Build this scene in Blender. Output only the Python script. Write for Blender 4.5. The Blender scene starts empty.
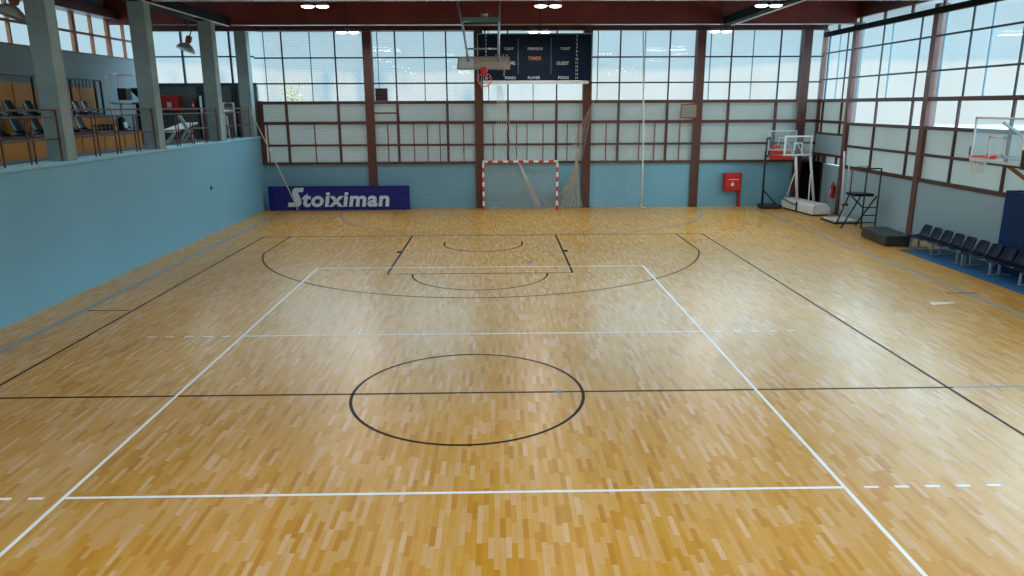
import bpy, bmesh, math, random
from math import sin, cos, pi, sqrt, radians
from mathutils import Vector, Matrix

random.seed(7)
SC = bpy.context.scene
COL = SC.collection

# ------------------------------------------------------------------ materials
MATS = {}

def new_mat(name):
    m = bpy.data.materials.new(name)
    m.use_nodes = True
    m.node_tree.nodes.clear()
    return m, m.node_tree.nodes, m.node_tree.links

def mat(name, col, rough=0.5, metal=0.0, var=0.08, scale=3.0, spec=0.5, bump=0.0, emit=None):
    """Painted or moulded surface: one colour with a little procedural unevenness."""
    if name in MATS:
        return MATS[name]
    m, N, L = new_mat(name)
    out = N.new('ShaderNodeOutputMaterial')
    b = N.new('ShaderNodeBsdfPrincipled')
    tc = N.new('ShaderNodeTexCoord')
    no = N.new('ShaderNodeTexNoise')
    no.inputs['Scale'].default_value = scale
    no.inputs['Detail'].default_value = 4
    rp = N.new('ShaderNodeValToRGB')
    c = Vector(col)
    lo = [max(0, x * (1 - var)) for x in c]
    hi = [min(1, x * (1 + var)) for x in c]
    rp.color_ramp.elements[0].position = 0.3
    rp.color_ramp.elements[1].position = 0.7
    rp.color_ramp.elements[0].color = (*lo, 1)
    rp.color_ramp.elements[1].color = (*hi, 1)
    L.new(tc.outputs['Object'], no.inputs['Vector'])
    L.new(no.outputs['Fac'], rp.inputs['Fac'])
    L.new(rp.outputs['Color'], b.inputs['Base Color'])
    b.inputs['Roughness'].default_value = rough
    b.inputs['Metallic'].default_value = metal
    b.inputs['Specular IOR Level'].default_value = spec
    if emit:
        b.inputs['Emission Color'].default_value = (*emit[0], 1)
        b.inputs['Emission Strength'].default_value = emit[1]
    if bump:
        bp = N.new('ShaderNodeBump')
        bp.inputs['Strength'].default_value = bump
        L.new(no.outputs['Fac'], bp.inputs['Height'])
        L.new(bp.outputs['Normal'], b.inputs['Normal'])
    L.new(b.outputs['BSDF'], out.inputs['Surface'])
    MATS[name] = m
    return m

def clear_mat(name, tint, gloss=0.06, rough=0.03, haze=0.0, hazecol=(0.8, 0.85, 0.88)):
    """Window glass or acrylic: lets light straight through, mirrors a little, optional dusty film."""
    if name in MATS:
        return MATS[name]
    m, N, L = new_mat(name)
    out = N.new('ShaderNodeOutputMaterial')
    t = N.new('ShaderNodeBsdfTransparent'); t.inputs['Color'].default_value = (*tint, 1)
    g = N.new('ShaderNodeBsdfGlossy'); g.inputs['Roughness'].default_value = rough
    mx = N.new('ShaderNodeMixShader'); mx.inputs[0].default_value = gloss
    L.new(t.outputs[0], mx.inputs[1]); L.new(g.outputs[0], mx.inputs[2])
    last = mx
    if haze:
        d = N.new('ShaderNodeBsdfDiffuse'); d.inputs['Color'].default_value = (*hazecol, 1)
        tr = N.new('ShaderNodeBsdfTranslucent'); tr.inputs['Color'].default_value = (*hazecol, 1)
        ad = N.new('ShaderNodeMixShader'); ad.inputs[0].default_value = 0.5
        L.new(d.outputs[0], ad.inputs[1]); L.new(tr.outputs[0], ad.inputs[2])
        no = N.new('ShaderNodeTexNoise'); no.inputs['Scale'].default_value = 0.8; no.inputs['Detail'].default_value = 3
        tc = N.new('ShaderNodeTexCoord'); L.new(tc.outputs['Object'], no.inputs['Vector'])
        mr = N.new('ShaderNodeMapRange'); mr.inputs[1].default_value = 0.3; mr.inputs[2].default_value = 0.7
        mr.inputs[3].default_value = haze * 0.7; mr.inputs[4].default_value = haze * 1.3
        L.new(no.outputs['Fac'], mr.inputs[0])
        m2 = N.new('ShaderNodeMixShader')
        L.new(mr.outputs[0], m2.inputs[0]); L.new(mx.outputs[0], m2.inputs[1]); L.new(ad.outputs[0], m2.inputs[2])
        last = m2
    L.new(last.outputs[0], out.inputs['Surface'])
    MATS[name] = m
    return m

def ribbed_panel_mat(name, col, trans=0.62):
    """Multiwall plastic glazing: milky, with fine upright ribs."""
    m, N, L = new_mat(name)
    out = N.new('ShaderNodeOutputMaterial')
    tc = N.new('ShaderNodeTexCoord')
    wv = N.new('ShaderNodeTexWave'); wv.bands_direction = 'Z'
    wv.inputs['Scale'].default_value = 4.0; wv.inputs['Distortion'].default_value = 0.0
    L.new(tc.outputs['Object'], wv.inputs['Vector'])
    no = N.new('ShaderNodeTexNoise'); no.inputs['Scale'].default_value = 0.9; no.inputs['Detail'].default_value = 5
    L.new(tc.outputs['Object'], no.inputs['Vector'])
    mix = N.new('ShaderNodeMath'); mix.operation = 'MULTIPLY_ADD'
    mix.inputs[1].default_value = 0.35; L.new(wv.outputs['Fac'], mix.inputs[0]); L.new(no.outputs['Fac'], mix.inputs[2])
    rp = N.new('ShaderNodeValToRGB')
    rp.color_ramp.elements[0].position = 0.3; rp.color_ramp.elements[1].position = 1.0
    rp.color_ramp.elements[0].color = (*[c * 0.88 for c in col], 1)
    rp.color_ramp.elements[1].color = (*col, 1)
    L.new(mix.outputs[0], rp.inputs['Fac'])
    d = N.new('ShaderNodeBsdfDiffuse'); t = N.new('ShaderNodeBsdfTranslucent')
    L.new(rp.outputs['Color'], d.inputs['Color']); L.new(rp.outputs['Color'], t.inputs['Color'])
    mx = N.new('ShaderNodeMixShader'); mx.inputs[0].default_value = trans
    L.new(d.outputs[0], mx.inputs[1]); L.new(t.outputs[0], mx.inputs[2])
    L.new(mx.outputs[0], out.inputs['Surface'])
    MATS[name] = m
    return m

def parquet_mat():
    """Sprung-floor strip parquet: 6 cm strips running along Y, each stave its own tone."""
    m, N, L = new_mat('parquet')
    def math(op, a=None, b=None, c=None):
        n = N.new('ShaderNodeMath'); n.operation = op
        for i, v in enumerate((a, b, c)):
            if v is None: continue
            if isinstance(v, (int, float)): n.inputs[i].default_value = v
            else: L.new(v, n.inputs[i])
        return n.outputs[0]
    out = N.new('ShaderNodeOutputMaterial')
    b = N.new('ShaderNodeBsdfPrincipled')
    tc = N.new('ShaderNodeTexCoord')
    sx = N.new('ShaderNodeSeparateXYZ'); L.new(tc.outputs['Object'], sx.inputs[0])
    xs = math('DIVIDE', sx.outputs['X'], 0.060)
    xi = math('FLOOR', xs)
    w1 = N.new('ShaderNodeTexWhiteNoise'); w1.noise_dimensions = '1D'; L.new(xi, w1.inputs['W'])
    yo = math('MULTIPLY', w1.outputs['Value'], 7.3)
    ys = math('ADD', math('DIVIDE', sx.outputs['Y'], 0.36), yo)
    yi = math('FLOOR', ys)
    cb = N.new('ShaderNodeCombineXYZ'); L.new(xi, cb.inputs[0]); L.new(yi, cb.inputs[1])
    w2 = N.new('ShaderNodeTexWhiteNoise'); w2.noise_dimensions = '2D'; L.new(cb.outputs[0], w2.inputs['Vector'])
    rp = N.new('ShaderNodeValToRGB')
    e = rp.color_ramp.elements
    e[0].position = 0.0; e[0].color = (*STAVES[0], 1)
    e[1].position = 1.0; e[1].color = (*STAVES[4], 1)
    for p, c in ((0.16, STAVES[1]), (0.5, STAVES[2]), (0.86, STAVES[3])):
        k = e.new(p); k.color = (*c, 1)
    L.new(w2.outputs['Value'], rp.inputs['Fac'])
    # grain
    mp = N.new('ShaderNodeMapping'); mp.inputs['Scale'].default_value = (40, 1.5, 1)
    L.new(tc.outputs['Object'], mp.inputs['Vector'])
    gn = N.new('ShaderNodeTexNoise'); gn.inputs['Scale'].default_value = 1.0; gn.inputs['Detail'].default_value = 3
    L.new(mp.outputs[0], gn.inputs['Vector'])
    gr = N.new('ShaderNodeMapRange'); gr.inputs[3].default_value = 0.88; gr.inputs[4].default_value = 1.12
    L.new(gn.outputs['Fac'], gr.inputs[0])
    # seams
    fx = math('FRACT', xs); fy = math('FRACT', ys)
    sm = math('MULTIPLY', math('GREATER_THAN', fx, 0.03), math('GREATER_THAN', fy, 0.006))
    sv = math('MULTIPLY_ADD', sm, 0.12, 0.88)
    mul = math('MULTIPLY', gr.outputs[0], sv)
    # slow change of varnish tone over the hall
    ln = N.new('ShaderNodeTexNoise'); ln.inputs['Scale'].default_value = 0.16; ln.inputs['Detail'].default_value = 2
    L.new(tc.outputs['Object'], ln.inputs['Vector'])
    lr = N.new('ShaderNodeMapRange'); lr.inputs[1].default_value = 0.3; lr.inputs[2].default_value = 0.7
    lr.inputs[3].default_value = 0.88; lr.inputs[4].default_value = 1.12
    L.new(ln.outputs['Fac'], lr.inputs[0])
    mul = math('MULTIPLY', mul, lr.outputs[0])
    vm = N.new('ShaderNodeVectorMath'); vm.operation = 'SCALE'
    L.new(rp.outputs['Color'], vm.inputs[0]); L.new(mul, vm.inputs['Scale'])
    L.new(vm.outputs[0], b.inputs['Base Color'])
    rn = N.new('ShaderNodeTexNoise'); rn.inputs['Scale'].default_value = 0.7; rn.inputs['Detail'].default_value = 5
    L.new(tc.outputs['Object'], rn.inputs['Vector'])
    rr = N.new('ShaderNodeMapRange'); rr.inputs[1].default_value = 0.35; rr.inputs[2].default_value = 0.65
    rr.inputs[3].default_value = FLOOR_ROUGH[0]; rr.inputs[4].default_value = FLOOR_ROUGH[1]
    L.new(rn.outputs['Fac'], rr.inputs[0])
    L.new(rr.outputs[0], b.inputs['Roughness'])
    b.inputs['Specular IOR Level'].default_value = FLOOR_SPEC
    L.new(b.outputs['BSDF'], out.inputs['Surface'])
    MATS['parquet'] = m
    return m

STAVES = [(0.50, 0.22, 0.005), (0.57, 0.275, 0.008), (0.61, 0.325, 0.045), (0.63, 0.36, 0.115), (0.68, 0.435, 0.22)]
FLOOR_ROUGH = (0.28, 0.32)
FLOOR_SPEC = 0.65

# ------------------------------------------------------------------ mesh builder
class MB:
    def __init__(self):
        self.v = []; self.f = []; self.s = []
    def add(self, vs, fs, smooth=False):
        k = len(self.v)
        self.v += [Vector(p) for p in vs]
        self.f += [tuple(i + k for i in f) for f in fs]
        self.s += [smooth] * len(fs)
        return self
    def box(self, x0, x1, y0, y1, z0, z1):
        if x0 > x1: x0, x1 = x1, x0
        if y0 > y1: y0, y1 = y1, y0
        if z0 > z1: z0, z1 = z1, z0
        vs = [(x, y, z) for z in (z0, z1) for y in (y0, y1) for x in (x0, x1)]
        return self.add(vs, [(0, 2, 3, 1), (4, 5, 7, 6), (0, 1, 5, 4), (2, 6, 7, 3), (0, 4, 6, 2), (1, 3, 7, 5)])
    def obox(self, c, size, R):
        """box of given size, turned by matrix R, about centre c"""
        hx, hy, hz = [s / 2 for s in size]
        vs = [Vector(c) + R @ Vector((x, y, z)) for z in (-hz, hz) for y in (-hy, hy) for x in (-hx, hx)]
        return self.add(vs, [(0, 2, 3, 1), (4, 5, 7, 6), (0, 1, 5, 4), (2, 6, 7, 3), (0, 4, 6, 2), (1, 3, 7, 5)])
    def bar(self, p, q, w, h=None, up=(0, 0, 1)):
        """square bar from p to q"""
        h = h or w
        p, q = Vector(p), Vector(q); d = (q - p)
        n = d.normalized(); u = Vector(up)
        if abs(n.dot(u)) > 0.95: u = Vector((0, 1, 0))
        a = n.cross(u).normalized(); b = a.cross(n).normalized()
        vs = []
        for e in (p, q):
            for sa, sb in ((-1, -1), (1, -1), (1, 1), (-1, 1)):
                vs.append(e + a * sa * w / 2 + b * sb * h / 2)
        return self.add(vs, [(0, 3, 2, 1), (4, 5, 6, 7), (0, 1, 5, 4), (1, 2, 6, 5), (2, 3, 7, 6), (3, 0, 4, 7)])
    def tube(self, pts, r, n=10, closed=False, caps=True):
        pts = [Vector(p) for p in pts]; m = len(pts)
        rs = r if isinstance(r, (list, tuple)) else [r] * m
        vs, prev = [], None
        for i in range(m):
            if closed: t = (pts[(i + 1) % m] - pts[i - 1]).normalized()
            else: t = (pts[min(i + 1, m - 1)] - pts[max(i - 1, 0)]).normalized()
            if prev is None:
                u = Vector((0, 0, 1)) if abs(t.z) < 0.9 else Vector((1, 0, 0))
                a = t.cross(u).normalized()
            else:
                a = (prev - t * prev.dot(t)).normalized()
            prev = a; b = t.cross(a)
            for k in range(n):
                an = 2 * pi * k / n
                vs.append(pts[i] + (a * cos(an) + b * sin(an)) * rs[i])
        fs = []
        for i in range(m if closed else m - 1):
            j = (i + 1) % m
            for k in range(n):
                l = (k + 1) % n
                fs.append((i * n + k, i * n + l, j * n + l, j * n + k))
        self.add(vs, fs, True)
        if caps and not closed:
            k = len(self.v) - m * n
            self.f.append(tuple(k + i for i in reversed(range(n)))); self.s.append(False)
            self.f.append(tuple(k + (m - 1) * n + i for i in range(n))); self.s.append(False)
        return self
    def lathe(self, prof, c=(0, 0, 0), n=20, R=None):
        """profile of (radius, height) turned about the local z axis"""
        vs = []
        for r, z in prof:
            for k in range(n):
                p = Vector((r * cos(2 * pi * k / n), r * sin(2 * pi * k / n), z))
                vs.append(Vector(c) + (R @ p if R else p))
        fs = []
        for i in range(len(prof) - 1):
            for k in range(n):
                l = (k + 1) % n
                fs.append((i * n + k, i * n + l, (i + 1) * n + l, (i + 1) * n + k))
        return self.add(vs, fs, True)
    def prism(self, poly, a, b):
        """polygon of 3-d points swept from offset a to offset b (vectors)"""
        n = len(poly); a, b = Vector(a), Vector(b)
        vs = [Vector(p) + a for p in poly] + [Vector(p) + b for p in poly]
        fs = [tuple(reversed(range(n))), tuple(range(n, 2 * n))]
        for i in range(n):
            j = (i + 1) % n
            fs.append((i, j, n + j, n + i))
        return self.add(vs, fs)
    def grid(self, fn, nu, nv, smooth=True):
        vs = [fn(i / nu, j / nv) for j in range(nv + 1) for i in range(nu + 1)]
        fs = [(j * (nu + 1) + i, j * (nu + 1) + i + 1, (j + 1) * (nu + 1) + i + 1, (j + 1) * (nu + 1) + i)
              for j in range(nv) for i in range(nu)]
        return self.add(vs, fs, smooth)

def obj(name, mb, material, parent=None, world=False, bevel=0.0, label=None, solid=0.0, fix=True):
    me = bpy.data.meshes.new(name)
    vs = mb.v
    o = bpy.data.objects.new(name, me)
    COL.objects.link(o)
    if parent is not None:
        o.parent = parent
        if world:
            inv = tree_matrix(parent).inverted()
            vs = [inv @ p for p in vs]
    me.from_pydata([tuple(p) for p in vs], [], mb.f)
    me.polygons.foreach_set('use_smooth', mb.s)
    me.materials.append(material)
    if fix:
        bm = bmesh.new(); bm.from_mesh(me)
        bmesh.ops.recalc_face_normals(bm, faces=bm.faces)
        bm.to_mesh(me); bm.free()
    me.update()
    if bevel:
        b = o.modifiers.new('edge', 'BEVEL'); b.width = bevel; b.segments = 2; b.limit_method = 'ANGLE'
    if solid:
        s = o.modifiers.new('thick', 'SOLIDIFY'); s.thickness = solid; s.offset = 0
    if label: o['label'] = label
    return o

def tree_matrix(o):
    M = Matrix.Translation(o.location) @ o.rotation_euler.to_matrix().to_4x4()
    return tree_matrix(o.parent) @ M if o.parent else M

def thing(name, label, cat, loc=(0, 0, 0), rz=0.0, group=None, kind=None):
    o = bpy.data.objects.new(name, None)
    o.empty_display_size = 0.2
    COL.objects.link(o)
    o.location = loc; o.rotation_euler = (0, 0, rz)
    return tag(o, label, cat, group, kind)

def tag(o, label, cat, group=None, kind=None):
    if label: o['label'] = label
    if cat: o['category'] = cat
    if group: o['group'] = group
    if kind: o['kind'] = kind
    return o

def copy_thing(src, loc, rz, label, group=None):
    r = src.copy(); COL.objects.link(r)
    r.location = loc; r.rotation_euler = (0, 0, rz); r['label'] = label
    if group: r['group'] = group
    for ch in src.children:
        c = ch.copy(); COL.objects.link(c); c.parent = r
        for g in ch.children:
            d = g.copy(); COL.objects.link(d); d.parent = c
    return r

def text_mesh(name, body, size, material, parent, M, bold=0.0, shear=0.0, depth=0.004, align='CENTER', sx=1.0, spacing=1.0):
    """Built-in typeface as a mesh; M places its x-y plane."""
    cu = bpy.data.curves.new(name, 'FONT')
    cu.body = body; cu.size = size; cu.offset = bold; cu.shear = shear
    cu.extrude = depth; cu.align_x = align; cu.space_character = spacing
    cu.resolution_u = 4
    t = bpy.data.objects.new(name, cu); COL.objects.link(t)
    dg = bpy.context.evaluated_depsgraph_get()
    me = bpy.data.meshes.new_from_object(t.evaluated_get(dg))
    bpy.data.objects.remove(t)
    bpy.data.curves.remove(cu)
    S = Matrix.Diagonal((sx, 1, 1, 1))
    inv = tree_matrix(parent).inverted() if parent else Matrix()
    me.transform(inv @ M @ S)
    me.materials.clear(); me.materials.append(material)
    o = bpy.data.objects.new(name, me); COL.objects.link(o)
    o.parent = parent
    return o

def facing_minus_y(x, y, z):
    """matrix that stands lettering up on a wall looking towards -Y"""
    return Matrix.Translation((x, y, z)) @ Matrix.Rotation(pi / 2, 4, 'X')

# ------------------------------------------------------------------ palette (linear)
M_parq = parquet_mat()
M_blue = mat('pale_blue_paint', (0.16, 0.375, 0.485), 0.55, var=0.05, scale=0.5)
M_bluec = mat('pale_blue_coping', (0.22, 0.47, 0.58), 0.5, var=0.05)
M_grey_w = mat('grey_blue_paint', (0.24, 0.33, 0.37), 0.7, var=0.06, scale=0.6)
M_rwall = mat('pale_grey_blue_paint', (0.29, 0.44, 0.50), 0.65, var=0.05, scale=0.6)
M_dgrey = mat('dull_green_grey_paint', (0.11, 0.14, 0.14), 0.7, var=0.08)
M_conc = mat('pale_concrete', (0.22, 0.305, 0.31), 0.75, var=0.12, scale=2.5, bump=0.1)
M_brown = mat('red_brown_steel', (0.085, 0.028, 0.018), 0.45, var=0.15)
M_brown2 = mat('red_brown_column_paint', (0.15, 0.062, 0.052), 0.4, var=0.15)
M_orange = mat('sunlit_orange_brown', (0.26, 0.075, 0.022), 0.5, var=0.2)  # orange brown brightened to put warm sunlight into the clerestory frames
M_beam = mat('oxblood_roof_paint', (0.17, 0.028, 0.022), 0.5, var=0.25, scale=0.8)
M_beamd = mat('dark_oxblood_paint', (0.07, 0.016, 0.013), 0.5, var=0.2)
M_lip = mat('pale_flange_edge', (0.45, 0.38, 0.36), 0.4, var=0.1)
M_dark = mat('blue_black_glazing_bar', (0.018, 0.035, 0.05), 0.4, var=0.1)
M_bdark = mat('blue_black_girder', (0.008, 0.013, 0.015), 0.8, var=0.15, spec=0.1)
M_glass = clear_mat('window_glass', (0.88, 0.93, 0.95), 0.025, 0.03, haze=0.06)
M_gap = clear_mat('thin_glass', (0.85, 0.9, 0.92), 0.05, 0.03)
M_panel = ribbed_panel_mat('milky_panel', (0.48, 0.505, 0.485), 0.5)
M_joint = mat('bluish_sheet_joint', (0.20, 0.38, 0.48), 0.4, var=0.08)
M_white = mat('white_paint', (0.72, 0.76, 0.76), 0.4, var=0.05)
M_wline = mat('white_court_paint', (0.90, 0.96, 0.97), 0.38, var=0.05, scale=2)
M_bline = mat('black_court_paint', (0.012, 0.007, 0.005), 0.45, var=0.3, scale=2, spec=0.12)
M_gline = mat('blue_grey_court_paint', (0.24, 0.29, 0.35), 0.38, var=0.12, scale=2)
M_tape = mat('bright_blue_tape', (0.04, 0.27, 0.55), 0.5)
M_red = mat('signal_red', (0.55, 0.018, 0.014), 0.4, var=0.08)
M_dred = mat('fire_cabinet_red', (0.33, 0.012, 0.014), 0.4, var=0.1)
M_rim = mat('rim_orange', (0.72, 0.06, 0.025), 0.4, var=0.06)
M_black = mat('black_steel', (0.012, 0.014, 0.016), 0.4, var=0.2)
M_blackp = mat('black_plastic', (0.005, 0.008, 0.016), 0.35, var=0.15, spec=0.2)
M_navy = mat('navy_plastic_shell', (0.002, 0.007, 0.028), 0.5, var=0.15, spec=0.15)
M_pad = mat('navy_vinyl_pad', (0.006, 0.035, 0.125), 0.55, var=0.1, spec=0.12)
M_run = mat('blue_rubber_runner', (0.015, 0.11, 0.27), 0.6, var=0.12, scale=6)
M_crash = mat('dark_green_vinyl', (0.018, 0.030, 0.030), 0.45, var=0.15)
M_yel = mat('ochre_board', (0.55, 0.24, 0.028), 0.55, var=0.1, scale=2)
M_rail = mat('brown_rail_paint', (0.085, 0.028, 0.018), 0.45, var=0.15)
M_grey = mat('grey_metal', (0.30, 0.34, 0.35), 0.4, metal=0.4, var=0.1)
M_steel = mat('galvanised_tube', (0.33, 0.42, 0.45), 0.35, metal=0.6, var=0.1)
M_teal = mat('teal_steel', (0.10, 0.23, 0.25), 0.4, var=0.1)
M_acry = clear_mat('acrylic_board', (0.92, 0.95, 0.96), 0.06, 0.05, haze=0.10)
M_acrys = clear_mat('scuffed_acrylic_board', (0.9, 0.92, 0.92), 0.05, 0.15, haze=0.55, hazecol=(0.62, 0.60, 0.56))
M_banner = mat('royal_blue_vinyl', (0.003, 0.014, 0.18), 0.5, var=0.12, spec=0.2)
M_letter = mat('white_vinyl_lettering', (0.60, 0.76, 0.84), 0.5, var=0.04)
M_score = mat('navy_scoreboard', (0.005, 0.018, 0.045), 0.5, var=0.15, spec=0.12)
M_stext = mat('scoreboard_print', (0.55, 0.62, 0.65), 0.5)
M_sor = mat('scoreboard_orange_print', (0.65, 0.22, 0.03), 0.5)
M_net = mat('beige_net_cord', (0.50, 0.45, 0.36), 0.8, var=0.1)
M_dnet = mat('dark_net_cord', (0.20, 0.09, 0.06), 0.8, var=0.1)
M_netw = mat('white_net_cord', (0.66, 0.66, 0.62), 0.8, var=0.1)
M_led = mat('lit_led_face', (0.9, 0.95, 1.0), 0.4, emit=((0.85, 0.94, 1.0), 6.0))
M_enam = mat('grey_enamel', (0.36, 0.41, 0.42), 0.35, var=0.08)
M_hole = mat('store_room_painted_dark', (0.02, 0.02, 0.022), 0.9)  # near-black colour stands for the missing light inside the store room
M_ext = mat('exterior_render', (0.82, 0.84, 0.84), 0.8, var=0.05)
M_leafy = mat('yellow_green_leaves', (0.42, 0.36, 0.12), 0.8, var=0.3, scale=8)

# ------------------------------------------------------------------ hall dimensions (metres)
XL, XR, XG = -9.5, 14.13, -14.0       # parapet wall, window wall, back of the gallery
YF, YB = 20.9, -22.0                 # far end wall, end wall behind
ZG = 3.0                             # gallery floor
ZT = 8.55                            # underside of the roof

# ---- floor and painted lines
fl = obj('floor', MB().box(XL - 0.05, XR + 0.05, YB, YF + 0.05, -0.2, 0.0), M_parq)
fl['kind'] = 'structure'
tag(fl, 'varnished strip parquet sports floor with painted court lines', 'floor')
LZ = [0.0012]
def strip(mb, pts, w, z, closed=False):
    pts = [Vector((p[0], p[1], 0)) for p in pts]
    n = len(pts); vs = []
    for i in range(n):
        if closed: t = pts[(i + 1) % n] - pts[i - 1]
        else: t = pts[min(i + 1, n - 1)] - pts[max(i - 1, 0)]
        t.normalize(); a = Vector((-t.y, t.x, 0)) * w / 2
        vs += [pts[i] + a + Vector((0, 0, z)), pts[i] - a + Vector((0, 0, z))]
    fs = [(2 * i, 2 * i + 1, (2 * i + 3) % (2 * n), (2 * i + 2) % (2 * n)) for i in range(n if closed else n - 1)]
    return mb.add(vs, fs)
def line(name, mb, m, label):
    o = obj(name, mb, m, fl); o['label'] = label; return o
def arc(cx, cy, r, a0, a1, n=64):
    return [(cx + r * cos(radians(a0 + (a1 - a0) * i / n)), cy + r * sin(radians(a0 + (a1 - a0) * i / n))) for i in range(n + 1)]

W = 0.05
# handball, blue grey (lowest coat)
zb = 0.001
b = MB(); strip(b, [(-8.58, YB + 2), (-8.58, 20.1)], 0.14, zb); line('touch_line', b, M_gline, 'blue grey side line along the parapet wall')
b = MB(); strip(b, [(11.45, YB + 2), (11.45, 20.1)], 0.10, zb); line('touch_line', b, M_gline, 'blue grey side line along the window wall')
gx = 1.45
pts = arc(gx + 1.5, 20.1, 6.0, 0, -90, 40) + arc(gx - 1.5, 20.1, 6.0, -90, -180, 40)
b = MB(); strip(b, pts, 0.07, zb); line('goal_area_line', b, M_gline, 'blue grey goal area curve in front of the goal')
b = MB()
full = arc(gx + 1.5, 20.1, 9.0, -20, -90, 70) + arc(gx - 1.5, 20.1, 9.0, -90, -160, 70)
for i in range(0, len(full) - 1, 2):
    strip(b, full[i:i + 2], 0.05, zb)
line('free_throw_line', b, M_gline, 'dashed blue grey curve outside the goal area')
b = MB(); strip(b, [(7.62, 0), (11.40, 0)], 0.07, zb); strip(b, [(-8.53, 0), (-7.62, 0)], 0.05, zb)
line('halfway_line', b, M_gline, 'blue grey halfway line beyond the black court')
# basketball, black
zk = 0.002
b = MB(); strip(b, [(-7.5, -14), (-7.5, 14)], W, zk); line('sideline', b, M_bline, 'black side line nearer the parapet wall')
b = MB(); strip(b, [(7.5, -14), (7.5, 14)], W, zk); line('sideline', b, M_bline, 'black side line nearer the window wall')
b = MB(); strip(b, [(-7.5, 14), (7.5, 14)], W, zk); line('baseline', b, M_bline, 'thin black base line before the goal')
b = MB(); strip(b, [(-7.6, 0), (7.6, 0)], W, zk); line('centre_line', b, M_bline, 'black line across the middle of the court')
b = MB(); strip(b, arc(0, 0, 1.775, 0, 360, 128)[:-1], W, zk, True); line('centre_circle', b, M_bline, 'black circle in the middle of the court')
th = math.degrees(math.acos(6.6 / 6.725))
b = MB(); strip(b, [(6.6, 14)] + arc(0, 12.425, 6.725, -th, -180 + th, 96) + [(-6.6, 14)], W, zk)
line('three_point_line', b, M_bline, 'long black three point curve')
b = MB(); strip(b, [(-2.45, 14), (-2.45, 8.2)], W * 1.2, zk); strip(b, [(2.45, 14), (2.45, 8.2)], W * 1.2, zk)
strip(b, [(-2.45, 8.2), (2.45, 8.2)], W, zk)
for s in (-1, 1):
    b.box(s * 2.47, s * 2.60, 11.02, 11.34, 0.0, zk)
line('key_line', b, M_bline, 'black lines of the key with two lane blocks')
b = MB(); strip(b, arc(0, 8.2, 1.775, 0, -180, 48), W, zk); line('free_throw_arc', b, M_bline, 'black half circle at the free throw line')
b = MB(); strip(b, [(1.25, 12.8)] + arc(0, 12.425, 1.25, 0, -180, 40) + [(-1.25, 12.8)], W, zk)
line('no_charge_arc', b, M_bline, 'small black half circle under the hanging hoop')
b = MB(); strip(b, [(-8.5, 4.9), (-7.55, 4.9)], W, zk); line('bench_tick', b, M_bline, 'short black tick by the parapet wall')
b = MB(); strip(b, [(10.95, 5.72), (11.75, 5.72)], W, zk); line('bench_tick', b, M_bline, 'short black tick by the seats')
# volleyball, white
zw = 0.003
b = MB()
for s in (-1, 1): strip(b, [(s * 4.475, -9), (s * 4.475, 9)], W, zw)
line('volleyball_sideline', b, M_wline, 'two white volleyball side lines')
for y, t in ((9, 'far white volleyball end line'), (3, 'white attack line beyond the centre circle'), (-3, 'white attack line on this side of the centre circle'), (-9, 'near white volleyball end line')):
    b = MB(); yy = y - 0.025 * (1 if y > 0 else -1); strip(b, [(-4.449, yy), (4.449, yy)], W, zw)
    line('volleyball_cross_line', b, M_wline, t)
b = MB()
for y in (-2.975, 2.975):
    for s in (-1, 1):
        for k in range(5):
            x = 4.5 + 0.2 + k * 0.36
            strip(b, [(s * x, y), (s * (x + 0.17), y)], W, zw)
line('attack_line_dashes', b, M_wline, 'white dashes carrying the attack lines outward')
b = MB(); b.box(1.34, 1.46, -0.03, 0.05, 0, 0.0035); b.box(1.28, 1.42, 9.52, 9.66, 0, 0.003); b.box(11.38, 11.52, 16.3, 16.46, 0, 0.003)
line('tape_mark', b, M_tape, 'small bright blue tape marks')
o = obj('paper_scrap', MB().prism([(10.05, 4.72, 0.002), (10.60, 4.86, 0.002), (10.66, 4.95, 0.002), (10.10, 4.93, 0.002)], (0, 0, 0), (0, 0, 0.004)), M_white)
tag(o, 'small white wedge of paper lying on the parquet in front of the navy seats', 'paper')

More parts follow.
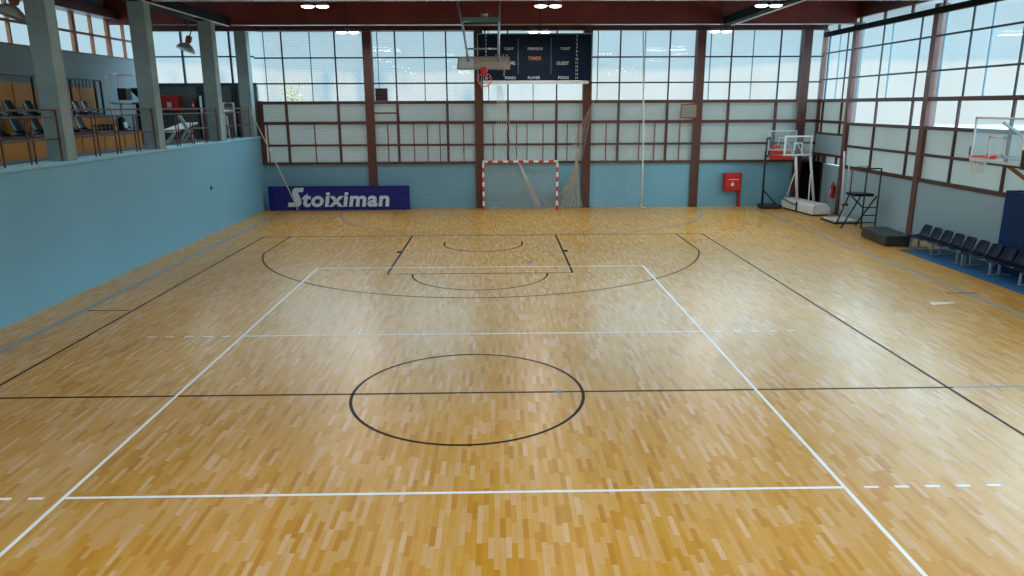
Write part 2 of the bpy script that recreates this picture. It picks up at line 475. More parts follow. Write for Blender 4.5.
# ------------------------------------------------------------------ window bays
nwin = [0]
def bay(axis, fixed, a, b, cols, zs_up, zs_low, thin, extra_low=(), lowclear=(), z_top=7.3, out=1, label='', gap=None, ups=None, joints=(), barm=None, framem=None, dp=1.0):
    """One glazed bay of a wall. axis 'x': wall lies along x at y=fixed; 'y': along y at x=fixed.
    cols: main uprights; thin: sheet joints; zs_up: thin bars of the clear band; zs_low: (z, thickness) rails."""
    nwin[0] += 1
    mid = (a + b) / 2
    loc = (mid, fixed, 1.9) if axis == 'x' else (fixed, mid, 1.9)
    t = thing('window_%d' % nwin[0], label, 'window', loc, 0, None, 'structure')
    def bx(mb, u0, u1, z0, z1, d0, d1):
        if axis == 'x': mb.box(u0, u1, fixed + d0, fixed + d1, z0, z1)
        else: mb.box(fixed + d0, fixed + d1, u0, u1, z0, z1)
    o_ = out
    zr = 4.45
    fr = MB()
    for z, h in zs_low:
        bx(fr, a, b, z - h / 2, z + h / 2, -0.09 * o_ * dp, 0.05 * o_)
    for c, w in cols:
        bx(fr, c - w / 2, c + w / 2, 1.95, zr, -0.07 * o_ * dp, 0.04 * o_)
    obj('lower_frame', fr, framem or M_brown, t, True)
    if extra_low:
        th_ = MB()
        for c, z0, z1 in extra_low: bx(th_, c - 0.02, c + 0.02, z0, z1, -0.05 * o_, 0.03 * o_)
        obj('thin_upright', th_, M_orange, t, True)
    up = MB()
    for z in zs_up: bx(up, a, b, z - 0.03, z + 0.03, -0.05 * o_ * dp, 0.02 * o_)
    for c in (ups or [c for c, w in cols]): bx(up, c - 0.03, c + 0.03, zr, z_top, -0.04 * o_ * dp, 0.02 * o_)
    obj('glazing_bar', up, barm or M_dark, t, True)
    jt = MB()
    for c in joints: bx(jt, c - 0.02, c + 0.02, zr, z_top, 0.03 * o_, 0.07 * o_)
    if joints: obj('sheet_joint', jt, M_joint, t, True)
    gl = MB()
    bx(gl, a, b, zr, z_top, 0.085 * o_, 0.10 * o_)
    for z0, z1 in lowclear: bx(gl, a, b, z0, z1, 0.075 * o_, 0.09 * o_)
    obj('pane', gl, M_glass, t, True)
    pn = MB()
    top = min([z0 for z0, z1 in lowclear] + [zr])
    bx(pn, a, b, 1.93, top, 0.07 * o_, 0.085 * o_)
    obj('milky_panel', pn, M_panel, t, True)
    return t

LOW = [(4.45, 0.13), (3.62, 0.13), (2.70, 0.09), (1.95, 0.10)]
cx = [-9.5, -4.85, -0.28, 4.27, 8.97, XR]      # far wall columns
bays = [
 dict(u=[-8.34, -6.17], thin=[-7.2], desc='pale glazing above the blue advertising board'),
 dict(u=[-3.70, -1.61], thin=[-2.52], desc='pale glazing between the board and the hanging hoop'),
 dict(u=[0.94, 2.98], thin=[2.0], desc='glazing behind the dark scoreboard'),
 dict(u=[5.61, 7.67], thin=[6.65], desc='pale glazing beyond the goal towards the fire hose cabinet'),
 dict(u=[10.26, 12.29], thin=[11.17], desc='pale glazing above the fire hose cabinet'),
]
for i, d in enumerate(bays):
    a, b_ = cx[i], cx[i + 1]
    cols = [(d['u'][0], 0.10), (d['u'][1], 0.10)]
    ex = []
    if i == 0: ex = [(-9.2, 1.95, 3.62), (-7.22, 1.95, 3.62)]
    if i == 1: ex = [(c, 1.95, 3.62) for c in (-4.15, -3.05, -2.48, -1.95, -0.95)]
    if i == 2: ex = [(c, 1.95, 3.62) for c in (0.3, 1.3, 1.74, 2.42, 3.45, 3.92)] + [(2.0, 3.62, 4.45)]
    if i == 3: ex = [(c, 1.95, 3.62) for c in (5.11, 6.53, 7.18, 8.25)]
    if i == 4: ex = []
    bay('x', YF, a, b_, cols, [5.22, 6.24], LOW, None, ex, z_top=7.3, label='tall glazed bay of the end wall: ' + d['desc'], joints=d['thin'] + [a + 0.42])
# tilted-open vent sash in bay 4
t = thing('steel_column', 'dark brown end post of the lower glazing above the parapet corner', 'post', (XL + 0.1, YF, 1.9), 0, None, 'structure')
obj('profile', MB().box(XL - 0.02, XL + 0.2, YF - 0.10, YF - 0.01, 1.92, 4.5), M_brown, t, True)
obj('cap_plate', MB().box(XL - 0.03, XL + 0.22, YF - 0.11, YF - 0.005, 4.5, 4.53), M_black, t, True)
# gallery end bay
t = thing('window_%d' % 20, 'clear glazing at the end of the gallery above the red hose box', 'window', (-11.7, YF, 5.2), 0, None, 'structure')
f = MB()
f.box(XG, XL, YF - 0.08, YF + 0.05, 5.14, 5.26)
f.box(XG, XL, YF - 0.05, YF + 0.04, 6.27, 6.33)
for c in (-12.4, -10.45): f.box(c - 0.04, c + 0.04, YF - 0.05, YF + 0.04, 5.2, 7.3)
obj('glazing_bar', f, M_dark, t, True)
f = MB(); f.box(-11.45 - 0.02, -11.45 + 0.02, YF + 0.03, YF + 0.07, 5.2, 7.3); obj('sheet_joint', f, M_joint, t, True)
obj('pane', MB().box(XG, XL, YF + 0.085, YF + 0.1, 5.2, 7.3), M_glass, t, True)

# far wall masonry
w = MB()
w.box(XL - 0.2, 13.55, YF, YF + 0.2, 0, 1.92)
o = obj('wall_far', w, M_blue); tag(o, 'pale blue end wall below the glazing', 'wall', kind='structure')
o = obj('wall_far_gallery', MB().box(XG - 0.2, XL, YF, YF + 0.2, ZG - 0.1, 5.16), M_dgrey); tag(o, 'dull grey end wall of the gallery', 'wall', kind='structure')
o = obj('trim_1', MB().box(XG, XR, YF - 0.18, YF + 0.12, 7.28, 7.62), M_beamd); tag(o, 'dark red header above the end glazing', 'trim', kind='structure')
o = obj('wall_far_top', MB().box(XG, XR, YF - 0.05, YF + 0.12, 7.60, ZT), M_beamd); tag(o, 'dark red end wall strip under the roof', 'wall', kind='structure')

# columns of the far wall
names = ['brown steel column between the blue board glazing and the hoop glazing', 'brown steel column behind the hanging hoop beside the goal',
         'brown steel column at the scoreboard edge beside the drawn net', 'brown steel column between the goal and the fire hose cabinet', 'brown corner column behind the portable hoops']
for x, n in zip((-4.85, -0.28, 4.27, 8.97, 13.40), names):
    t = thing('steel_column', n, 'column', (x, YF, 0), 0, 'brown columns of the end wall', 'structure')
    c = MB(); c.box(x - 0.18, x + 0.18, YF - 0.085, YF - 0.055, 0, 7.3); c.box(x - 0.18, x + 0.18, YF + 0.26, YF + 0.29, 0, 7.3); c.box(x - 0.02, x + 0.02, YF - 0.055, YF + 0.26, 0, 7.3)
    obj('profile', c, M_brown, t, True)
    obj('base_plate', MB().box(x - 0.22, x + 0.22, YF - 0.14, YF - 0.02, 0, 0.02), M_black, t, True)

# ------------------------------------------------------------------ window wall (right)
RY = [20.9, 18.25, 13.0, 7.75, 2.3, -3.0, -8.3, -13.6, -22.0]
RLOW = [(4.45, 0.13), (3.56, 0.11), (2.72, 0.09), (1.92, 0.12)]
rl = ['short glazed bay of the window wall over the dark store doorway', 'glazed bay of the window wall over the black umpire stand', 'glazed bay of the window wall over the navy seats',
      'glazed bay of the window wall beyond the navy pad']
for i in range(8):
    b0, a0 = RY[i], RY[i + 1]
    L_ = b0 - a0
    if i == 0: cs = [(20.5, 0.07), (18.82, 0.07)]; ups = [20.44, 18.83]
    elif i == 1: cs = [(16.1, 0.07), (13.78, 0.07)]; ups = [16.15, 13.8]
    elif i == 2: cs = [(11.3, 0.07), (8.95, 0.07)]; ups = [11.2, 9.02]
    else: cs = [(b0 - L_ * .3, 0.09), (b0 - L_ * .7, 0.09)]; ups = None
    bay('y', XR, a0, b0, cs, [5.3, 6.34], RLOW if i else [(4.45, 0.13), (3.60, 0.11), (3.12, 0.09)], None, (), lowclear=[(3.62, 4.40)] if i else (), z_top=7.0,
        label=rl[i] if i < 4 else 'glazed bay of the window wall further back, number %d from the end wall' % (i + 1), ups=ups,
        joints=[a0 + L_ * .5, b0 - 0.45], framem=M_brown, dp=0.4)
w = MB()
w.box(XR, XR + 0.2, YB, 19.95, 0, 1.9)
o = obj('wall_right', w, M_rwall); tag(o, 'grey blue low wall under the window wall', 'wall', kind='structure')
o = obj('wall_right_panel', MB().box(XR - 0.03, XR + 0.06, 18.25, 20.9, 2.32, 3.1), M_rwall); tag(o, 'grey blue infill board above the store doorway', 'wall', kind='structure')
o = obj('trim_2', MB().box(XR - 0.08, XR + 0.08, YB, YF, 7.0, 7.18), M_bdark); tag(o, 'dark eaves girder along the top of the window wall', 'trim', kind='structure')
t = thing('window_21', 'narrow clear strip between the eaves girder and the roof', 'window', (XR, 0, 7.2), 0, None, 'structure')
obj('pane', MB().box(XR + 0.05, XR + 0.065, YB, YF, 7.2, 7.45), M_gap, t, True)
f = MB()
for y in [YF - 1.2 - 1.75 * k for k in range(24)]: f.box(XR - 0.03, XR + 0.04, y - 0.05, y + 0.05, 7.2, 7.45)
obj('glazing_bar', f, M_brown, t, True)
o = obj('wall_right_top', MB().box(XR - 0.02, XR + 0.12, YB, YF, 7.45, ZT), M_beamd); tag(o, 'dark red strip above the window wall', 'wall', kind='structure')
for y, n in ((18.25, 'brown window wall column beside the fire extinguisher'), (13.0, 'brown window wall column behind the dark crash mat'), (7.75, 'brown window wall column wrapped by the navy pad'), (2.3, None), (-3.0, None), (-8.3, None), (-13.6, None)):
    t = thing('steel_column', n or 'brown window wall column further back along the hall', 'column', (XR, y, 0), 0, 'brown columns of the window wall', 'structure')
    c = MB(); c.box(XR - 0.05, XR - 0.02, y - 0.13, y + 0.13, 0, 7.3); c.box(XR + 0.24, XR + 0.27, y - 0.13, y + 0.13, 0, 7.3); c.box(XR - 0.02, XR + 0.24, y - 0.13, y - 0.10, 0, 7.3); c.box(XR - 0.02, XR + 0.24, y + 0.10, y + 0.13, 0, 7.3)
    obj('profile', c, M_brown2, t, True)
    obj('base_plate', MB().box(XR - 0.12, XR - 0.02, y - 0.19, y + 0.19, 0, 0.02), M_black, t, True)
# store doorway with a dark room behind it
t = thing('door_1', 'dark open store doorway behind the white portable hoop', 'doorway', (XR, 20.1, 0), 0, None, 'structure')
d = MB(); d.box(XR + 0.22, XR + 2.2, 19.85, 19.95, 0, 2.3); d.box(13.45, XR + 2.2, 22.6, 22.7, 0, 2.3); d.box(XR + 2.1, XR + 2.2, 19.95, 22.6, 0, 2.3); d.box(13.45, 13.55, 21.12, 22.6, 0, 2.3)
d.box(XR + 0.1, XR + 2.2, 19.85, 22.7, 2.25, 2.35); d.box(13.45, XR + 0.1, 21.02, 22.7, 1.93, 2.35); d.box(XR + 0.05, XR + 2.2, 19.95, 22.7, -0.05, 0.0); d.box(13.45, XR + 0.05, 20.96, 22.7, -0.05, 0.0)
obj('store_room', d, M_hole, t, True)
f = MB(); f.box(XR - 0.05, XR + 0.08, 19.90, 19.97, 0, 2.24); f.box(XR - 0.06, XR + 0.08, 18.25, 20.9, 2.22, 2.32)
obj('door_frame', f, M_brown, t, True)

o = obj('trim_5', MB().box(XR - 0.04, XR + 0.14, YF - 0.04, YF + 0.14, 2.22, 7.3), M_brown2); tag(o, 'slim brown corner post where the two window walls meet', 'trim', kind='structure')
# ------------------------------------------------------------------ parapet wall and gallery
w = MB(); w.box(XL - 0.2, XL, YB, YF, 0, 3.02)
o = obj('wall_left', w, M_blue); tag(o, 'long plain pale blue parapet wall below the gallery', 'wall', kind='structure')
o = obj('trim_3', MB().box(XL - 0.62, XL + 0.03, YB, YF, 3.02, 3.10), M_bluec, bevel=0.01); tag(o, 'pale blue coping along the parapet', 'trim', kind='structure')
o = obj('gallery_floor', MB().box(XG, XL - 0.2, YB, YF, ZG - 0.2, ZG), M_dgrey); tag(o, 'grey gallery floor', 'floor', kind='structure')
so = thing('wall_socket', 'small black round socket high on the parapet wall', 'socket', (XL, 15.0, 1.57))
obj('cover', MB().lathe([(0.0, 0.03), (0.05, 0.03), (0.07, 0.015), (0.075, 0.0)], n=16, R=Matrix.Rotation(pi / 2, 3, 'Y')), M_black, so)
obj('plug_hole', MB().lathe([(0.0, 0.034), (0.03, 0.034), (0.03, 0.028)], n=12, R=Matrix.Rotation(pi / 2, 3, 'Y')), M_blackp, so)

# back wall of the gallery with a clerestory
w = MB(); w.box(XG - 0.2, XG, YB, YF, ZG - 0.2, 6.15); w.box(XG - 0.2, XG, YB, YF, 7.55, ZT)
o = obj('wall_gallery', w, M_grey_w); tag(o, 'grey blue back wall of the gallery', 'wall', kind='structure')
t = thing('window_22', 'clerestory band with orange brown frames above the gallery seats', 'window', (XG, 0, 6.2), 0, None, 'structure')
f = MB()
y = 20.6
k = 0
while y > YB:
    wd = 0.20 if k % 2 == 0 else 0.07
    f.box(XG - 0.08, XG + 0.03, y - wd / 2, y + wd / 2, 6.15, 7.55)
    y -= 1.15; k += 1
f.box(XG - 0.07, XG + 0.02, YB, YF, 6.78, 6.86)
f.box(XG - 0.08, XG + 0.03, YB, YF, 6.13, 6.17)
obj('window_frame', f, M_orange, t, True)
obj('pane', MB().box(XG - 0.12, XG - 0.105, YB, YF, 6.15, 7.55), M_glass, t, True)
o = obj('trim_4', MB().box(XG - 0.1, XG + 0.5, YB, YF, 7.45, 7.75), M_beamd); tag(o, 'dark red eaves beam above the clerestory', 'trim', kind='structure')

# concrete gallery pillars
pl = {7.0: 'thick pale concrete pillar of the gallery next to the ochre tiers, the one closest to the camera', 11.75: 'pale concrete pillar of the gallery beyond the gym rig, second along the parapet',
      16.7: 'pale concrete pillar of the gallery beyond the red hose box, third along the parapet', 20.2: 'pale concrete pillar in the gallery corner against the end wall'}
for y in (7.0, 11.75, 16.7, 20.2, 2.3, -2.4, -7.1, -11.8, -16.5):
    n = pl.get(y, 'concrete gallery pillar further back along the hall')
    t = thing('concrete_pillar', n, 'pillar', (XL - 0.3, y, ZG), 0, 'concrete pillars of the gallery', 'structure')
    yy = y if y != 20.2 else 20.3
    obj('shaft', MB().box(XL - 0.48, XL - 0.01, yy - 0.20, yy + 0.20, 3.10, 7.22), M_conc, t, True, bevel=0.015)
    obj('joint_band', MB().box(XL - 0.485, XL - 0.005, yy - 0.205, yy + 0.205, 6.15, 6.162), M_grey, t, True)

# gallery railing, one length per bay between pillars
py = [20.2, 16.7, 11.75, 7.0, 2.3, -2.4]
rn = ['painted railing length between the corner pillar and the third pillar, in front of white trestles', 'painted railing length before the red hose box',
      'painted railing length before the gym rig', 'painted railing length before the ochre tiers at the picture edge', None]
for i in range(5):
    y1, y0 = py[i] - 0.21, py[i + 1] + 0.21
    t = thing('gallery_railing', rn[i] or 'painted railing length further back', 'railing', (XL - 0.1, (y0 + y1) / 2, 3.1), 0, 'railing lengths along the gallery')
    xr = XL - 0.12
    obj('top_rail', MB().box(xr - 0.022, xr + 0.022, y0, y1, 4.225, 4.27), M_rail, t, True)
    obj('second_rail', MB().box(xr - 0.02, xr + 0.02, y0, y1, 4.08, 4.115), M_rail, t, True)
    obj('lower_rail', MB().box(xr - 0.02, xr + 0.02, y0, y1, 3.585, 3.625), M_rail, t, True)
    n = 4 if i else 3
    for k in range(n + 1):
        yy = y0 + 0.03 + (y1 - y0 - 0.06) * k / n
        for dy in ((-0.09, 0.09) if 0 < k < n else (0,)):
            obj('post', MB().box(xr - 0.014, xr + 0.014, yy + dy - 0.016, yy + dy + 0.016, 3.10, 4.225 if k % n == 0 else 4.08), M_rail, t, True)

# ------------------------------------------------------------------ ochre bleacher in the gallery
YE = 14.0; YS = -3.0
t = thing('bleacher', 'two tier grey gallery bleacher with ochre riser boards', 'bleacher', (-12.4, 6, ZG))
b = MB(); b.box(-12.1, -11.2, YS, YE, ZG + 0.005, 3.55); b.box(XG + 0.015, -12.1, YS, YE, ZG + 0.005, 4.00)
obj('step', b, M_conc, t, True)
for (x, z0, z1, dy) in ((-11.2, 3.08, 3.50, 0), (-12.1, 3.62, 3.98, 0.3), (-13.9, 4.32, 5.02, 2.75)):
    y = YE - 0.02 + dy
    while y > YS:
        obj('riser_board', MB().box(x, x + 0.03, y - 1.12, y, z0, z1), M_yel, t, True)
        y -= 1.18
tr = MB(); tr.box(-12.13, -11.17, YS, YE, 3.55, 3.59); tr.box(-13.0, -12.07, YS, YE, 4.00, 4.04)
obj('tread_edge', tr, M_rail, t, True)
# dark guard frame behind the top tier
t = thing('guard_frame', 'thin dark guard rail standing behind the top row of gallery seats', 'railing', (-13.6, 8, 4.0))
b = MB(); b.bar((-13.6, -3, 5.22), (-13.6, 16.5, 5.22), 0.05)
for y in (16.5, 16.1, 14.6, 12.6, 9.6, 7.0, 4.5, 2.0): b.bar((-13.6, y, 4.005 if y < 14 else ZG + 0.002), (-13.6, y, 5.22), 0.06)
for k in range(7): b.bar((-13.6, 14.7 + k * 0.22, 4.95), (-13.6, 14.7 + k * 0.22, 5.22), 0.025)
obj('bar', b, M_black, t, True)

def seat_shell(mb, w=0.44):
    """one-piece plastic seat: pan, curve and back; faces local +x"""
    prof = [(0.40, 0.40), (0.36, 0.435), (0.20, 0.41), (0.04, 0.42), (-0.03, 0.47), (-0.09, 0.62), (-0.15, 0.80), (-0.17, 0.84)]
    def fn(u, v):
        i = v * (len(prof) - 1); k = min(int(i), len(prof) - 2); f_ = i - k
        x = prof[k][0] * (1 - f_) + prof[k + 1][0] * f_; z = prof[k][1] * (1 - f_) + prof[k + 1][1] * f_
        s = u * 2 - 1
        ww = w / 2 * (1 - 0.22 * max(0, v - 0.72) / 0.28 * 1.0) * (1 if v > 0.12 else 0.93)
        up = 0.035 * s * s * (1 - v) ; fw = 0.05 * s * s * v
        return Vector((x + fw, s * ww, z + up))
    mb.grid(fn, 8, 21)
    return mb

def gallery_seat(loc, label, group):
    t = thing('gallery_chair', label, 'chair', loc, 0, group)
    sh = seat_shell(MB())
    for p in sh.v: p.z = (p.z - 0.36) * 0.95
    obj('shell', sh, M_blackp, t, solid=0.015)
    l = MB(); l.bar((0.12, -0.15, 0.004), (0.12, -0.15, 0.03), 0.03); l.bar((0.12, 0.15, 0.004), (0.12, 0.15, 0.03), 0.03); l.bar((0.12, -0.2, 0.025), (0.12, 0.2, 0.025), 0.025)
    obj('bracket', l, M_black, t)
    return t
proto = None
rows = {'lower': (-11.70, 3.595, [(9.45, 'first'), (8.65, 'second'), (7.85, 'third'), (7.05, 'fourth')], [(10.9, 'first'), (11.55, 'second'), (13.75, 'third')]),
        'upper': (-12.70, 4.045, [(10.9, 'first'), (10.05, 'second'), (9.2, 'third'), (8.4, 'fourth')], [(13.3, 'first'), (14.05, 'second')])}
bayname = ['ahead of the thickest concrete pillar', 'beyond the thickest concrete pillar']
for row, (x, z, s1, s2) in rows.items():
    for bn, lst in zip(bayname, (s1, s2)):
        for y, o_ in lst:
            if y > YE - 0.1: y = YE - 0.2
            lab = '%s dark plastic seat %s on the %s ochre tier' % (o_, bn, row)
            g = 'dark plastic seats on the bleacher'
            if proto is None: proto = gallery_seat((x, y, z), lab, g)
            else: copy_thing(proto, (x, y, z), 0, lab, g)
br = thing('seat_bracket_row', 'row of bare black seat brackets without shells on the lower tier', 'bracket', (-11.6, 12.5, 3.61))
b = MB()
for k in range(5):
    y = -0.45 + k * 0.24
    b.bar((0, y, 0), (0, y, 0.16), 0.03); b.bar((-0.1, y, 0.16), (0.12, y, 0.16), 0.03); b.bar((0.1, y - 0.08, 0.10), (0.1, y + 0.08, 0.2), 0.025)
b.bar((0, -0.55, 0.05), (0, 0.62, 0.05), 0.03)
obj('bracket', b, M_blackp, br)
bk = thing('kit_bag', 'dark and pale blue sports bag standing at the end of the lower tier', 'bag', (-11.42, 13.3, 3.595))
def bag(u, v):
    a = 2 * pi * u; h = v
    r = (0.16 * (1 - 0.35 * h * h)) * (1 if h < 0.98 else 0.6)
    return Vector((r * 0.7 * cos(a), r * sin(a) * 1.2, 0.42 * h))
obj('body', MB().grid(bag, 16, 8), M_navy, bk)
obj('pocket', MB().obox((0.10, 0, 0.16), (0.06, 0.2, 0.2), Matrix.Rotation(radians(-8), 3, 'Y')), M_letter, bk, bevel=0.02)
obj('handle', MB().tube([(0, -0.06, 0.40), (0, -0.05, 0.48), (0, 0.05, 0.48), (0, 0.06, 0.40)], 0.012), M_black, bk)

# gym rig
g = thing('gym_rig', 'white tubular gym rig with dark benches on the gallery beyond the tiers', 'gym equipment', (-12.6, 15.9, ZG))
for nm, pts in (('upright', [(-12.9, 14.9, 3), (-12.9, 14.9, 5.42)]), ('upright', [(-12.9, 15.6, 3), (-12.9, 15.6, 5.42)]), ('upright', [(-12.6, 17.3, 3), (-12.6, 17.3, 5.3)]),
                ('upright', [(-12.2, 16.9, 3), (-12.2, 16.9, 5.2)]), ('crossbar', [(-12.9, 14.9, 5.42), (-12.9, 15.6, 5.42)]),
                ('top_bar', [(-12.9, 15.5, 5.42), (-12.8, 16.3, 5.44), (-12.7, 17.0, 5.36), (-12.6, 17.3, 5.3)]), ('crossbar', [(-12.6, 17.3, 5.3), (-12.2, 16.9, 5.2)]), ('crossbar', [(-12.9, 14.9, 4.45), (-12.2, 14.9, 4.45)])):
    obj(nm, MB().tube(pts, 0.035, 8), M_white, g, True)
obj('bench_pad', MB().box(-12.9, -12.3, 15.1, 16.5, 4.40, 4.48), M_blackp, g, True, bevel=0.02)
obj('incline_pad', MB().bar((-12.6, 16.0, 4.95), (-12.4, 17.3, 4.15), 0.30, 0.10), M_blackp, g, True, bevel=0.02)
obj('weight_stack', MB().box(-12.75, -12.45, 15.15, 15.55, 4.55, 4.95), M_black, g, True, bevel=0.01)
w_ = MB()
for k in range(6):
    yy = 16.1 + k * 0.22; zz = 4.92 - k * 0.14
    w_.lathe([(0, 0.03), (0.13, 0.03), (0.13, -0.03), (0, -0.03)], (-12.25, yy, zz), 14, Matrix.Rotation(pi / 2, 3, 'Y'))
obj('weight_plate', w_, M_black, g, True)
obj('post', MB().box(-12.55, -12.45, 15.95, 16.05, 3.0, 4.4), M_black, g, True)
obj('foot', MB().box(-12.9, -12.2, 15.7, 15.8, 3.0, 3.06), M_black, g, True)

g.location.y += 0.75
# gallery end wall: hose box, extinguisher, trestles, frame
t = thing('hose_box', 'red fire hose box on the gallery end wall', 'hose box', (-13.0, YF, 4.1))
obj('cabinet', MB().box(-13.45, -12.65, YF - 0.26, YF - 0.005, 4.12, 4.78), M_dred, t, True, bevel=0.03)
obj('door_panel', MB().box(-13.38, -12.72, YF - 0.275, YF - 0.255, 4.18, 4.72), M_red, t, True, bevel=0.01)
obj('white_mark', MB().box(-13.15, -12.98, YF - 0.285, YF - 0.274, 4.28, 4.5), M_white, t, True, label='small white symbol')
t = thing('fire_extinguisher', 'red fire extinguisher on the gallery end wall beside the hose box', 'extinguisher', (-12.13, YF - 0.1, 4.15))
def extinguisher(t, h=0.48):
    obj('cylinder', MB().lathe([(0, 0), (0.075, 0.0), (0.08, 0.02), (0.08, h * .75), (0.06, h * .86), (0.025, h * .92), (0.025, h * .95), (0, h * .95)], n=16), M_red, t)
    obj('valve', MB().box(-0.03, 0.03, -0.02, 0.02, h * .94, h * 1.04), M_black, t)
    obj('hose', MB().tube([(0.03, 0, h), (0.11, -0.02, h * .9), (0.11, -0.03, h * .45), (0.10, -0.04, h * .3)], 0.013, 8), M_black, t)
    obj('label_sticker', MB().box(-0.035, 0.035, -0.083, -0.078, h * .3, h * .6), M_white, t)
    obj('wall_bracket', MB().box(-0.05, 0.05, 0.06, 0.10, h * .3, h * .8), M_black, t)
extinguisher(t)
o = obj('door_jamb_post', MB().box(-11.98, -11.72, YF - 0.08, YF - 0.002, ZG, 5.14), M_black); tag(o, 'black upright post on the gallery end wall', 'post', kind='structure')
o = obj('door_jamb_post', MB().box(-10.55, -10.35, YF - 0.08, YF - 0.002, ZG, 5.14), M_black); tag(o, 'black upright post beside the gallery corner', 'post', kind='structure')
t = thing('trestle_table', 'white folding trestle table standing behind the gallery railing', 'table', (-11.65, 17.9, ZG))
obj('table_top', MB().obox((0.0, 0.1, 0.55), (0.6, 2.2, 0.05), Matrix.Rotation(radians(7), 3, 'X')), M_white, t)
for yy, s in ((-0.7, 0.12), (-0.45, -0.1), (0.6, -0.25), (0.95, 0.05)):
    obj('leg', MB().bar((-0.2, yy, 0), (0.2, yy + s, 0.52), 0.07), M_white, t)
t = thing('leaning_board', 'white narrow board leaning behind the railing next to the second pillar', 'board', (-10.6, 15.6, ZG))
obj('plank', MB().bar((0, 1.2, 0.0), (0, 0.1, 1.0), 0.12, 0.05), M_white, t)
t = thing('wall_rod', 'short upright white rod beside the extinguisher on the gallery', 'rod', (-11.75, YF - 0.3, ZG))
obj('pole', MB().tube([(0, 0, 0), (0, 0, 1.75)], 0.05, 8), M_white, t)
obj('base', MB().lathe([(0, 0.05), (0.16, 0.05), (0.18, 0.0)], n=14), M_black, t)
t = thing('tube_frame', 'white tubular goal frame in the gallery corner behind the railing', 'frame', (-10.3, 19.3, ZG))
obj('hoop_tube', MB().tube([(0, -0.2, 0), (0, -0.2, 1.45), (0, 0.95, 1.45), (0, 0.95, 0)], 0.04, 8), M_white, t)
obj('cross_tube', MB().tube([(0, -0.2, 1.15), (0, 0.8, 1.15)], 0.035, 8), M_white, t)
obj('brace', MB().tube([(0, 0.2, 0), (-0.1, 0.35, 0.95)], 0.03, 8), M_white, t)
t = thing('duffel_bag', 'dark duffel bag stored inside the white tubular frame', 'bag', (-10.62, 19.5, ZG))
obj('body', MB().lathe([(0, 0.0), (0.2, 0.0), (0.24, 0.1), (0.24, 0.7), (0.18, 0.85), (0, 0.88)], n=16), M_blackp, t)
obj('strap', MB().tube([(0.24, 0, 0.15), (0.3, 0, 0.5), (0.2, 0, 0.8)], 0.015, 6), M_grey, t)

# dish lamps in the gallery
for (x, y, z, n) in ((-10.40, 7.0, 6.40, 'grey enamel dish lamp hanging beside the first concrete pillar'), (-11.0, 17.9, 6.45, 'grey enamel dish lamp hanging before the gallery end glazing')):
    t = thing('pendant_dish_lamp', n, 'lamp', (x, y, z), 0, 'dish lamps of the gallery')
    R = Matrix.Rotation(radians(18), 3, 'Y') @ Matrix.Rotation(radians(-12), 3, 'X')
    obj('reflector', MB().lathe([(0.05, 0.16), (0.14, 0.12), (0.28, 0.02), (0.34, -0.10), (0.335, -0.11), (0.27, 0.0), (0.12, 0.09)], n=24, R=R), M_enam, t)
    obj('lens', MB().lathe([(0.0, -0.13), (0.2, -0.12), (0.335, -0.10)], n=24, R=R), M_enam, t)
    obj('housing', MB().lathe([(0, 0.42), (0.09, 0.42), (0.11, 0.38), (0.11, 0.20), (0.06, 0.15)], n=16, R=R), M_orange, t)
    obj('arm', MB().tube([R @ Vector((0, 0, 0.42)), R @ Vector((0, 0, 0.6)), Vector((0.42, -0.22, 0.62))] if y < 10 else [R @ Vector((0, 0, 0.42)), R @ Vector((0, 0, 0.6)), Vector((0, 0.1, 0.95)), Vector((-0.1, 0.34, 1.0))], 0.025, 8), M_black, t)

# ------------------------------------------------------------------ roof
o = obj('ceiling', MB().box(XG - 0.2, XR + 0.2, YB, YF + 0.2, ZT, ZT + 0.15), M_beam); tag(o, 'dark red sheeted roof', 'ceiling', kind='structure')
for y in (18.3, 12.0, 7.0, 2.0, -3.0, -8.0, -13.0, -18.0):
    t = thing('roof_beam', 'deep oxblood roof beam across the hall' + (' nearest the end glazing' if y == 18.3 else ' second from the end glazing' if y == 12.0 else ' further back'), 'beam', (0, y, 7.25), 0, 'deep roof beams', 'structure')
    z0 = 7.27 if y > 15 else 7.30
    obj('web', MB().box(XL - 0.6 if y < 15 else XG, XR - 0.0, y - 0.05, y + 0.05, z0, ZT), M_beam, t, True)
    obj('flange', MB().box(XL - 0.6 if y < 15 else XL + 0.1, XR - 0.12, y - 0.12, y + 0.12, z0 - 0.025, z0), M_lip, t, True)
for x, n in ((-9.45, 'dark girder running on top of the gallery pillars'), (9.2, 'dark girder under the roof on the window side')):
    t = thing('roof_girder', n, 'girder', (x, 0, 7.2), 0, None, 'structure')
    y1 = 18.2
    x0_, x1_ = (x - 0.65, x + 0.02) if x < 0 else (x - 0.18, x + 0.18)
    obj('web', MB().box(x0_, x1_, YB, y1, 7.22, 7.50), M_bdark, t, True)
    obj('flange', MB().box(x1_ - 0.07, x1_ + 0.01, YB, y1, 7.195, 7.22), M_lip, t, True)

